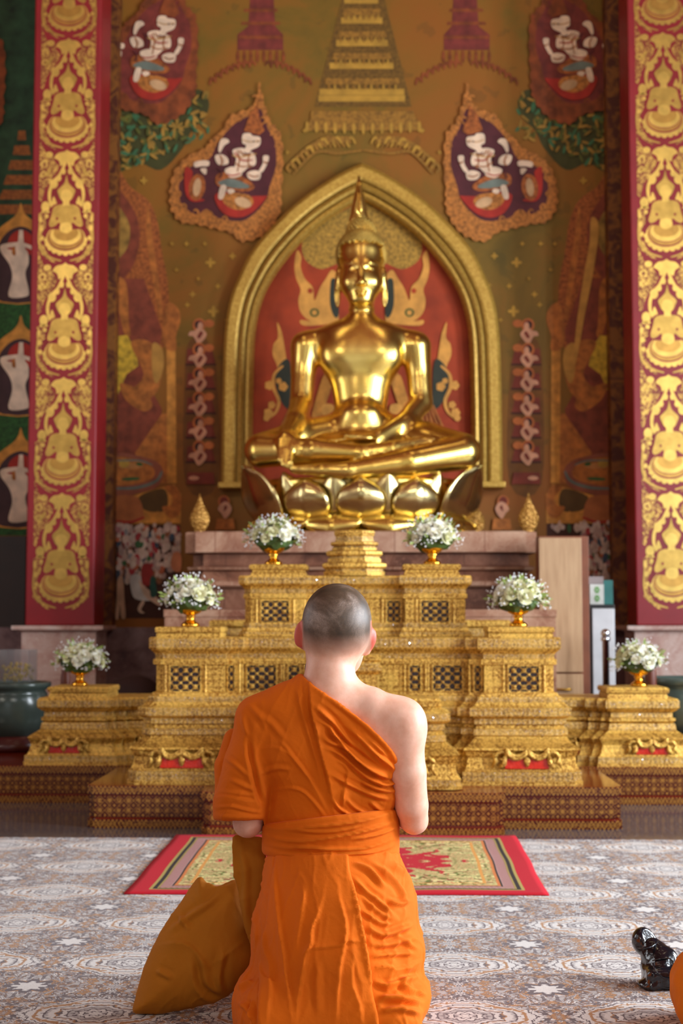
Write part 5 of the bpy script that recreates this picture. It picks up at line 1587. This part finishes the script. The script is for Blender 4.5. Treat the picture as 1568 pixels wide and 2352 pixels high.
for s, cx in ((-1, 797), (1, 811)):
    h_ = ell(G, mp(cx + s * 3, 1752, 3.80), (.012, .036, .042))
    for i, l in enumerate((1665, 1654, 1658, 1672)):
        Yf = 3.775 + .018 * i
        h_ = smin(h_, chain(G, [mp(cx + s * 2, 1728, Yf, .0095), mp(cx + s * 1.5, 1695, Yf + .002, .0085), mp(cx + s * 1, l, Yf + .004, .0068)], .004), .006)
    h_ = smin(h_, chain(G, [mp(cx + s * 6, 1755, 3.768, .011), mp(cx + s * 6, 1725, 3.752, .010), mp(cx + s * 2, 1702, 3.752, .008)], .004), .008)
    h_ = smin(h_, cone(G, mp(cx + s * 5, 1768, 3.79), mp(cx + s * 26, 1772, 3.79), .024, .024), .015)
    hands = h_ if hands is None else np.minimum(hands, h_)
d = smin(d, hands, .012)
hipx = pt(765, 2080, 3.5).x
legs_ = ell(G, (hipx, 3.52, .30), (.165, .14, .13))
for s in (-1, 1):
    legs_ = smin(legs_, chain(G, [(hipx + s * .08, 3.50, .25, .085), (hipx + s * .12, 3.75, .16, .072), (hipx + s * .13, 3.95, .075, .056)], .03), .03)
    legs_ = smin(legs_, chain(G, [(hipx + s * .13, 3.95, .065, .052), (hipx + s * .10, 3.68, .075, .050), (hipx + s * .08, 3.42, .075, .034), (hipx + s * .08, 3.38, .05, .034), (hipx + s * .085, 3.44, .028, .022)], .02), .02)
d = smin(d, legs_, .05)
NVX = None


def skin_attr(me, V):
    X, Yv, Z = V[:, 0], V[:, 1], V[:, 2]
    a, b = proj(X, Yv, Z)
    hair = 1496 - .0016 * (a - 775) ** 2 * .0 + np.where(np.abs(a - 775) > 50, -(np.abs(a - 775) - 50) * .5, 0)
    k = np.clip((hair + 14 - b) / 52, 0, 1) ** .8 * np.clip((3.60 - Yv - np.clip((1430 - b) * -.0006, -.05, .2)) / .02, 0, 1)
    earm = np.clip((np.abs(a - 773) - 76) / 4, 0, 1) * ((b > 1425) & (b < 1510))
    k = k * (1 - earm)
    for nm_, arr in (('stubble', k), ('ear_backlight', earm * .9)):
        q = me.attributes.new(nm_, 'FLOAT', 'POINT'); q.data.foreach_set('value', arr.astype(np.float32))


nets('body', G, d, skin.m, person, post=skin_attr)

# cloth
def cloth(name, c, var=.08, sheen=.25):
    m = Mat(name); n = m.noise(5, 3); w = m.noise(900, 2)
    a = n.ramp([(.3, tuple(v * (1 - var) for v in c)), (.7, tuple(v * (1 + var) for v in c))])
    m.set('Base Color', a).set('Roughness', .85).set('Sheen Weight', sheen).set('Sheen Roughness', .4).set('Specular IOR Level', .25)
    x, y, z = m.xyz()
    h = m.noise(55, 3, None, .55, .6) * .8 + w * .08
    m.bump(h, .22, .006); return m.m


M_ROBE = cloth('orange_robe_cotton', lin(214, 100, 0), .10, .02)
c4 = lambda pts: [(480 + p[0] * .3444, 1320 + p[1] * .3444) for p in pts]
c5 = lambda pts: [(280 + p[0] * .4719, 1840 + p[1] * .4719) for p in pts]
back_ = lambda vn: np.clip(-vn[:, 1] * 1.6 + .35, 0, 1)

UP = [
    (c4([(672, 735), (780, 800), (860, 860), (1040, 1000), (1180, 1130), (1250, 1240), (1285, 1330)]), 7, 4.5, 'r'),
    (c4([(690, 850), (800, 950), (870, 1040), (930, 1110), (1000, 1200)]), 6, 6, 'r'), (c4([(800, 985), (830, 1060), (900, 1130), (950, 1180)]), 5, 5, 'r'),
    (c4([(700, 930), (800, 1010), (860, 1090), (960, 1190), (1080, 1280), (1180, 1340), (1265, 1350)]), 6, 6, 'r'),
    (c4([(715, 1030), (800, 1110), (900, 1150), (1000, 1230), (1100, 1310), (1240, 1385)]), 6, 6.5, 'r'),
    (c4([(735, 1130), (850, 1180), (950, 1260), (1060, 1350), (1160, 1400), (1260, 1400)]), 6, 6, 'r'),
    (c4([(900, 990), (1010, 1090), (1110, 1190), (1200, 1280), (1262, 1330)]), 6, 5, 'r'),
    (c4([(1000, 1050), (1120, 1150), (1220, 1260)]), 5, 3, 'r'), (c4([(1090, 1180), (1180, 1240), (1250, 1310)]), 4.5, 4, 'r'),
    (c4([(770, 1290), (880, 1365), (1000, 1430), (1130, 1480), (1250, 1500)]), 6, 5, 'r'),
    (c4([(1000, 1370), (1100, 1420), (1180, 1440), (1265, 1440)]), 5, 5.5, 'r'), (c4([(1110, 1365), (1150, 1400), (1210, 1395), (1280, 1370)]), 4.5, 5, 'r'),
    (c4([(935, 1270), (915, 1360), (895, 1450), (890, 1580)]), 4, 4.5, 'z'), (c4([(840, 1230), (900, 1260), (940, 1320)]), 5, 3, 'r'),
    (c4([(820, 1480), (870, 1560), (960, 1610)]), 4.5, 4, 'r'), (c4([(900, 1480), (980, 1560), (1080, 1600)]), 5, 3, 'r'), (c4([(1060, 1500), (1130, 1560), (1180, 1570)]), 5, 3, 'r'),
    (c4([(600, 665), (612, 760), (640, 900), (670, 1010), (700, 1120), (740, 1250), (790, 1450), (845, 1640)]), 5, 3.5, 's'),
    (c4([(662, 660), (672, 760), (690, 900), (715, 1040), (745, 1180), (790, 1330), (815, 1480), (845, 1640)]), 10, 11, 'z'),
    (c4([(630, 670), (650, 850), (680, 1000), (725, 1160), (780, 1380), (830, 1600)]), 3, 2.5, 'r'),
    (c4([(590, 700), (600, 820), (640, 990), (690, 1150), (760, 1400)]), 5, 2.5, 'r'),
    (c4([(235, 920), (230, 980), (260, 1090)]), 6, 2.5, 'r'), (c4([(310, 1180), (400, 1148), (500, 1170), (600, 1260), (680, 1370), (760, 1520), (810, 1640)]), 4, 2.6, 's'),
    (c4([(450, 1090), (520, 1160), (600, 1270), (700, 1400)]), 4, 2.2, 'r'), (c4([(400, 1440), (560, 1418), (660, 1470), (740, 1560), (800, 1640)]), 4, 2.2, 's'),
    (c4([(500, 1420), (620, 1440), (720, 1540), (780, 1630)]), 4, 1.8, 'r'), (c4([(330, 1330), (440, 1290), (560, 1300)]), 6, 2.2, 'r'), (c4([(300, 900), (420, 1000), (520, 1120)]), 8, 2.5, 'r'),
    (c4([(250, 850), (330, 940), (400, 1060)]), 7, 2.0, 'r'),
    (c4([(262, 1040), (275, 1200), (300, 1330), (335, 1480), (385, 1600)]), 7, -6, 'r'),
    (c4([(90, 1210), (180, 1270), (280, 1360)]), 6, 2.5, 'r'), (c4([(120, 1360), (220, 1400), (320, 1450)]), 6, 2.5, 'r'),
    (c4([(20, 1490), (120, 1478), (230, 1500), (340, 1520)]), 4, 3.5, 's'), (c4([(25, 1560), (140, 1545), (250, 1570), (370, 1590)]), 4, 3, 'r'), (c4([(20, 1600), (150, 1610), (370, 1612)]), 4, 3, 's'),
    (c4([(60, 1440), (200, 1460), (320, 1470)]), 5, 2, 'r'),
]
G = grid((-.44, 3.33, .46), (.12, 3.78, .97), .0034)
tR = blend(.04, ell(G, mp(762, 1735, 3.535), (.165, .115, .17)), ell(G, mp(760, 1660, 3.52), (.172, .098, .088)), ell(G, mp(757, 1880, 3.545), (.150, .112, .16)))
tR = blend(.03, tR, ell(G, mp(862, 1800, 3.535), (.064, .098, .085)))
tR = blend(.03, tR, chain(G, [mp(765, 1606, 3.472, .052), mp(850, 1630, 3.468, .053), mp(905, 1665, 3.475, .053)], .02), ell(G, mp(860, 1700, 3.472), (.068, .057, .088), 0, -10))
tR = smin(tR, ell(G, mp(665, 1705, 3.475), (.075, .055, .09)), .04)
bkG = blend(.04, blend(.05, ell(G, mp(760, 1660, 3.52), (.165, .085, .08)), ell(G, mp(762, 1735, 3.535), (.152, .098, .16)), ell(G, mp(758, 1880, 3.545), (.142, .10, .15))), ell(G, mp(860, 1700, 3.475), (.06, .05, .08), 0, -10), ell(G, mp(665, 1700, 3.48), (.06, .045, .08)))
bkG = blend(.03, bkG, chain(G, [mp(775, 1598, 3.475, .048), mp(850, 1624, 3.47, .048), mp(922, 1660, 3.475, .052)], .02), chain(G, [mp(745, 1598, 3.475, .046), mp(680, 1624, 3.475, .046), mp(602, 1662, 3.49, .046)], .02))
bkG = smin(bkG, chain(G, [mp(757, 1545, 3.48, .0575), mp(757, 1600, 3.475, .066)], .02), .028)
tR = smin(tR, bkG - .011, .012)
shL = chain(G, [mp(712, 1606, 3.474, .056), mp(650, 1628, 3.478, .055), mp(600, 1652, 3.492, .058)], .02)
slv = chain(G, [mp(602, 1654, 3.495, .059), mp(576, 1755, 3.505, .064), mp(553, 1850, 3.515, .066), mp(550, 1915, 3.52, .066)], .02)
slv = smin(slv, chain(G, [mp(540, 1700, 3.58, .030), mp(527, 1760, 3.59, .036), mp(530, 1820, 3.59, .04)], .01), .015)
d = smin(smin(tR, shL, .025), slv, .016)
Xp, Yp = proj(G[0], G[1], G[2])
e, sd, _t = polyline(Xp, Yp, [(300, 1530), (640, 1541), (693, 1549), (708, 1564), (735, 1588), (780, 1619), (840, 1665), (885, 1710), (912, 1742), (930, 1766), (1100, 1900)])
cut = -sd * e * .00105
d = smax(d, cut, .004)
low = np.where(Xp < 606, 1884 - (Xp - 484) * .02, 1930)
d = smax(d, (Yp - low) * .00105, .006)
def crease(V, amp):
    out = np.zeros(len(V))
    if not amp: return out
    for i, v in enumerate(V):
        w = noise.noise((v[0] * 3.1, v[1] * 3.1, v[2] * 2.3)) * .35
        n = noise.noise((v[0] * 13 + w * 9, v[1] * 9, v[2] * 8 - v[0] * 6 + w * 9 + 5.2)); k = max(0., 1 - abs(n) * 5.5)
        n2 = noise.noise((v[0] * 22 + 8, v[1] * 15, v[2] * 19 + v[0] * 14 + w * 12)); k2 = max(0., 1 - abs(n2) * 6)
        out[i] = k * k + .5 * k2 * k2
    return out * amp


cl = lambda sp, sc=9, am=.0016, cr=.0016: (lambda V, vn: folds(*proj(V[:, 0], V[:, 1], V[:, 2]), [(a, b * .82, c * 1.7, d_) for a, b, c, d_ in sp]) * back_(vn) + rnoise(V, sc, am) + rnoise(V, sc * 3, am * .45) + crease(V, cr))
robe = nets('upper_robe', G, d.astype(np.float32), M_ROBE, person, disp=cl(UP, 9, .0016, .0016))

SA = [(c5([(690, 118), (760, 132), (850, 130), (1050, 110), (1200, 85), (1340, 45)]), 5, 5, 's'), (c5([(690, 160), (780, 185), (900, 190), (1100, 160), (1250, 120), (1345, 85)]), 5, 5, 's'),
      (c5([(690, 205), (800, 222), (900, 222), (1040, 232), (1180, 225), (1345, 170)]), 4.5, 5, 's'), (c5([(700, 235), (800, 258), (950, 262), (1150, 252), (1260, 235), (1350, 195)]), 4, 5, 's'),
      (c5([(720, 262), (820, 290), (950, 310), (1100, 300), (1250, 265), (1350, 240)]), 5, 4, 'r'), (c5([(800, 135), (1000, 150), (1200, 115)]), 5, 2, 'r'), (c5([(1100, 190), (1250, 160), (1345, 120)]), 5, 3, 'r')]
G = grid((-.34, 3.36, .36), (.10, 3.72, .62), .0034)
cS = mp(759, 1925, 3.535)
el_ = (np.sqrt(((G[0] - cS[0]) / .168) ** 2 + ((G[1] - cS[1]) / .130) ** 2) - 1) * .14
Xp, Yp = proj(G[0], G[1], G[2])
top = 1893 - np.clip((Xp - 600) / 315, 0, 1) * 38; bot = 1962 + 26 * np.sin(np.clip((Xp - 600) / 325, 0, 1) * PI) + np.clip((Xp - 600) / 315, 0, 1) * 4
d = smax(smax(el_, (top - Yp) * .00105, .012), (Yp - bot) * .00105, .012)
nets('waist_sash', G, d.astype(np.float32), M_ROBE, person, disp=cl([(a, b * .8, c * 1.6, k) for a, b, c, k in SA], 9, .0010, .0008))

LO = [(c5([(1110, 300), (1200, 330), (1260, 400), (1300, 430)]), 7, 6, 'r'), (c5([(1110, 360), (1180, 440), (1270, 510), (1350, 600)]), 7, 6, 'r'), (c5([(1140, 440), (1230, 520), (1340, 600)]), 6, 4, 'r'),
      (c5([(1150, 520), (1250, 590), (1340, 600)]), 5, 4, 'r'), (c5([(1170, 600), (1260, 650), (1340, 630), (1440, 590)]), 7, 6, 'r'), (c5([(1180, 690), (1280, 700), (1440, 660)]), 7, 5, 'r'),
      (c5([(1190, 760), (1300, 745), (1440, 740)]), 6, 5, 'r'), (c5([(1200, 810), (1280, 800), (1340, 820), (1460, 770)]), 6, 7, 's'), (c5([(1210, 860), (1280, 900), (1380, 870), (1460, 850)]), 7, 6, 'r'),
      (c5([(1360, 840), (1370, 900), (1430, 930), (1490, 940)]), 7, 8, 'r'), (c5([(1230, 960), (1330, 960), (1400, 970), (1480, 980)]), 7, 7, 'r'), (c5([(1240, 1030), (1350, 1010), (1470, 1040)]), 7, 7, 'r'),
      (c5([(1290, 290), (1350, 330), (1400, 380), (1390, 450)]), 7, 5, 'r'), (c5([(1200, 300), (1290, 350), (1360, 440), (1380, 520)]), 7, 5, 'r'), (c5([(1280, 480), (1360, 500), (1410, 470)]), 6, 5, 'r'),
      (c5([(620, 480), (640, 560), (650, 650), (640, 720)]), 6, 4, 'r'), (c5([(680, 330), (660, 420), (640, 520)]), 6, 4, 'r'), (c5([(560, 920), (600, 890), (650, 880)]), 7, 6, 'r'), (c5([(560, 980), (600, 1000), (640, 1060)]), 7, 5, 'r'),
      (c5([(640, 960), (630, 1020), (640, 1080)]), 4, 7, 'r'), (c5([(1320, 640), (1400, 700), (1450, 720)]), 6, 4, 'r')]
G = grid((-.42, 3.2, .006), (.20, 4.10, .46), .0042)
def lower(off):
    a = blend(.05, ell(G, mp(762, 1985, 3.525), (.158 + off, .128 + off, .09)), ell(G, mp(774, 2085, 3.50), (.192 + off, .185 + off, .16)), ell(G, mp(769, 2185, 3.475), (.198 + off, .205 + off, .17)))
    a = blend(.05, a, rbox(G, (pt(766, 2300, 3.55).x, 3.56, .085), (.208 + off, .30 + off, .09), .08))
    a = blend(.03, a, ell(G, mp(582, 2305, 3.42), (.050, .09, .075)), ell(G, mp(938, 2285, 3.43), (.052, .08, .055)), ell(G, mp(925, 2180, 3.47), (.05, .10, .05)))
    for s_ in (-1, 1): a = smin(a, cone(G, (hipx + s_ * .09, 3.50, .24), (hipx + s_ * .13, 3.95, .09), .105 + off, .085 + off), .03)
    a = smin(a, rbox(G, (pt(766, 2300, 3.55).x, 3.78, .085), (.20 + off, .26, .085), .075), .04)
    return a
d = smax(lower(0), -(G[2] - .0125), .002)
Xp, Yp = proj(G[0], G[1], G[2])
d = smax(d, (1955 - Yp) * .00105, .004)
nets('lower_robe', G, d, M_ROBE, person, disp=cl(LO, 9, .0030, .0035))
PA = [(c5([(745, 270), (750, 400), (770, 580), (800, 780), (815, 950), (835, 1120)]), 5, 6, 's'), (c5([(1100, 300), (1125, 440), (1160, 620), (1195, 820), (1225, 950), (1255, 1120)]), 6, 6, 'z'),
      (c5([(985, 440), (960, 540), (930, 620), (925, 700), (900, 750), (878, 870), (858, 980), (842, 1120)]), 6, 7, 's'), (c5([(870, 765), (930, 722), (1060, 706), (1095, 686), (1200, 684)]), 5, 6, 'z'),
      (c5([(1045, 380), (1062, 480), (1090, 600), (1085, 690), (1062, 800), (1052, 920), (1040, 1120)]), 6, 6, 's'), (c5([(880, 380), (890, 480), (872, 600), (850, 760)]), 8, 4, 's'),
      (c5([(690, 560), (700, 700), (730, 800), (722, 940), (700, 1100)]), 7, 5, 's'), (c5([(660, 700), (690, 850), (745, 880), (790, 880)]), 6, 4, 's'), (c5([(960, 760), (950, 880), (960, 1060)]), 9, 3, 'r'),
      (c5([(1130, 740), (1120, 880), (1160, 1000), (1170, 1110)]), 8, 4, 's')]
m_ = (G[1] < 3.55)
d = lower(.010)
e1, s1_, _t = polyline(Xp, Yp, [(640, 1900), (630, 1985), (618, 2060), (600, 2200), (591, 2352), (585, 2700)])
e2, s2_, _t = polyline(Xp, Yp, [(795, 1900), (800, 1985), (815, 2060), (838, 2180), (852, 2270), (870, 2352), (900, 2700)])
d = smax(d, s1_ * e1 * .001, .003); d = smax(d, -s2_ * e2 * .001, .003)
d = smax(d, (1962 - Yp) * .001, .004); d = smax(d, G[1] - 3.50, .004); d = smax(d, .0125 - G[2], .002)
nets('back_panel', G, d, M_ROBE, person, disp=cl(PA, 7, .0020, .0018))
# spectacle arms behind the ears and the dark loop of a lowered face mask
M_BK = plain('black_frame', lin(22, 20, 22), .4)
bm = B()
for s in (-1, 1):
    xx, yy = (700, 1442) if s < 0 else (845, 1464)
    q = [mp(xx + s * 1, yy - 8, 3.58), mp(xx, yy - 3, 3.52), mp(xx - s * 1, yy + 6, 3.498), mp(xx - s * 1, yy + 14, 3.495)]
    tube(bm, q, .0036, 8)
q = [mp(704, 1438, 3.56), mp(718, 1436, 3.61), mp(740, 1442, 3.65), mp(783, 1446, 3.655), mp(826, 1450, 3.65), mp(836, 1455, 3.61), mp(839, 1458, 3.56)]
tube(bm, q, .0022, 6)
obj('eyeglasses', bm, M_BK, person, True)
G = grid((-.20, 3.54, .83), (-.12, 3.66, .92), .003)
d = ell(G, mp(712, 1538, 3.60), (.014, .03, .026))
nets('face_mask', G, d, M_BK, person)

# ================================================================ cloth shoulder bag
M_BAG = cloth('mustard_cotton', lin(176, 108, 22), .08, .03)
bag = thing('shoulder_bag', 'mustard brown cloth shoulder bag resting on the carpet at the left of the kneeling person', 'bag', (pt(440, 2300, 3.62).x, 3.62, .008))


def slab(name, poly, Y, thick, sp, m, parent, h=.004, lean=0.0, zmin=.009, infl=.035):
    xs = [p[0] for p in poly]; ys = [p[1] for p in poly]
    lo = pt(min(xs) - 12, max(ys) + 12, Y); hi = pt(max(xs) + 12, min(ys) - 12, Y)
    Gs = grid((lo.x, Y - thick - .12, max(.004, lo.z)), (hi.x, Y + thick + .12, hi.z), h)
    Xp, Yp = proj(Gs[0], Gs[1], Gs[2])
    q = smoothpts(poly, 3, True); q.append(q[0])
    e, s, t = polyline(Xp, Yp, q)
    ins = np.zeros(Xp.shape, bool)
    for a, b in zip(q, q[1:]):
        c_ = (a[1] > Yp) != (b[1] > Yp)
        ins ^= c_ & (Xp < (b[0] - a[0]) * (Yp - a[1]) / ((b[1] - a[1]) or 1e-6) + a[0])
    sd = np.where(ins, -e, e) * Y / F
    z0 = pt(0, max(ys), Y).z
    yc = Y + lean * (Gs[2] - z0)
    th_ = thick * (1 - np.exp(np.minimum(sd, 0) / infl)) + .004
    d = smax(sd, np.abs(Gs[1] - yc) - th_, .006)
    d = smax(d, zmin - Gs[2], .002)
    return nets(name, Gs, d, m, parent, disp=cl(sp, 8, .002))


BG = [(c5([(180, 700), (250, 690), (330, 700), (400, 780), (440, 830)]), 9, 7, 's'), (c5([(430, 800), (500, 750), (600, 675)]), 4, 4, 's'), (c5([(360, 720), (370, 820), (390, 900), (450, 950), (510, 950)]), 9, -7, 'r'),
      (c5([(210, 650), (330, 560), (420, 500), (520, 420)]), 8, 5, 'r'), (c5([(160, 820), (220, 850), (250, 870)]), 8, 4, 'r'), (c5([(380, 390), (470, 430), (545, 400)]), 6, 5, 's'), (c5([(500, 700), (470, 860), (500, 950)]), 9, 5, 'r'), (c5([(270, 540), (310, 600), (330, 640)]), 7, 4, 'r')]
slab('bag_pouch', [(455, 2014), (476, 2030), (505, 2034), (545, 2020), (570, 2060), (572, 2140), (592, 2190), (582, 2232), (520, 2290), (470, 2310), (400, 2324), (360, 2331), (306, 2328), (312, 2290), (325, 2235), (345, 2185), (380, 2120), (415, 2070)], 3.64, .055, BG, M_BAG, bag, .0042, .10)
slab('shoulder_strap', [(533, 1922), (565, 1920), (608, 1925), (612, 1980), (604, 2050), (588, 2110), (592, 2180), (574, 2170), (556, 2110), (545, 2050), (534, 2000)], 3.60, .012, [(c5([(560, 200), (600, 330), (600, 480), (610, 640)]), 9, 4, 'r')], M_BAG, bag, .004, .0)

# ================================================================ black case and a cloth bag at the right edge
M_LEA = Mat('black_patent_leather'); M_LEA.set('Base Color', lin(20, 20, 26)).set('Roughness', .16).set('Specular IOR Level', .7); M_LEA.bump(M_LEA.noise(26, 3), .5, .01); M_LEA = M_LEA.m
case = thing('leather_case', 'shiny black leather case with a cord, lying on the carpet at the right', 'case', (pt(1525, 2240, 3.95).x, 3.97, .008))
G = grid((.64, 3.78, .006), (1.0, 4.16, .17), .003)
cc_ = mp(1482, 2163, 4.03)
d = smin(cone(G, cc_, mp(1500, 2186, 4.01), .033, .035), ell(G, mp(1476, 2160, 4.03), (.030, .034, .036)), .012)
pl_ = (G[0] - cc_[0]) * .55 + (G[1] - cc_[1]) * -.62 + (G[2] - cc_[2]) * .56
d = smax(d, pl_ - .022, .006)
nets('case_cap', G, d, M_LEA, case)
mid = cone(G, mp(1500, 2188, 4.0), mp(1520, 2216, 3.96), .0375, .040)
mid = smin(mid, rbox(G, mp(1526, 2206, 3.97), (.030, .034, .030), .018), .02)
base_ = rbox(G, (mp(1528, 2240, 3.95)[0], 3.955, .034), (.058, .060, .028), .016)
base_ = smin(base_, rbox(G, (mp(1578, 2244, 3.95)[0], 3.96, .036), (.055, .050, .030), .018), .01)
base_ = smin(base_, ell(G, (mp(1490, 2250, 3.93)[0], 3.93, .018), (.030, .035, .014)), .012)
d = smax(smin(mid, base_, .012), -(G[2] - .009), .002)
nets('case_body', G, d, M_LEA, case, disp=lambda V, vn: rnoise(V, 26, .004) + rnoise(V, 60, .0015))
bm = B()
tube(bm, [mp(1498, 2212, 3.90), mp(1506, 2232, 3.885), mp(1524, 2248, 3.88), mp(1545, 2251, 3.885), mp(1575, 2244, 3.89)], .0022, 6)
tube(bm, [mp(1497, 2206, 3.93), mp(1518, 2202, 3.925), mp(1536, 2201, 3.925), mp(1545, 2208, 3.90), mp(1546, 2216, 3.89), mp(1575, 2214, 3.89)], .0022, 6)
tube(bm, [mp(1464, 2176, 3.97), mp(1478, 2180, 3.955), mp(1497, 2174, 3.96), mp(1512, 2162, 3.99)], .0028, 6)
obj('cord', bm, M_LEA, case, True)
M_MUS = cloth('golden_mustard_cotton', lin(206, 118, 6), .1, .03)
G = grid((.70, 3.30, .006), (1.02, 3.84, .30), .006)
cbx = pt(1632, 2270, 3.55)
d = blend(.03, ell(G, (cbx.x, 3.57, .09), (.088, .16, .115)), ell(G, (cbx.x + .05, 3.6, .15), (.07, .14, .12)))
d = smax(d, .009 - G[2], .003)
tag(nets('cloth_bag', G, d, M_MUS, None, disp=lambda V, vn: rnoise(V, 12, .008) + rnoise(V, 30, .003)), 'golden mustard cloth bag cut off by the right edge, beside the black case', 'bag')

# ================================================================ picture settings
sc = SC
sc.view_settings.view_transform = 'Standard'; sc.view_settings.look = 'None'
sc.view_settings.gamma = 1.0; sc.view_settings.use_curve_mapping = False
sc.view_settings.exposure = -0.2
sc.cycles.use_denoising = True
sc.cycles.max_bounces = 6; sc.cycles.diffuse_bounces = 3; sc.cycles.glossy_bounces = 4; sc.cycles.transmission_bounces = 3
sc.cycles.sample_clamp_indirect = 6.0
sc.cycles.caustics_reflective = False; sc.cycles.caustics_refractive = False
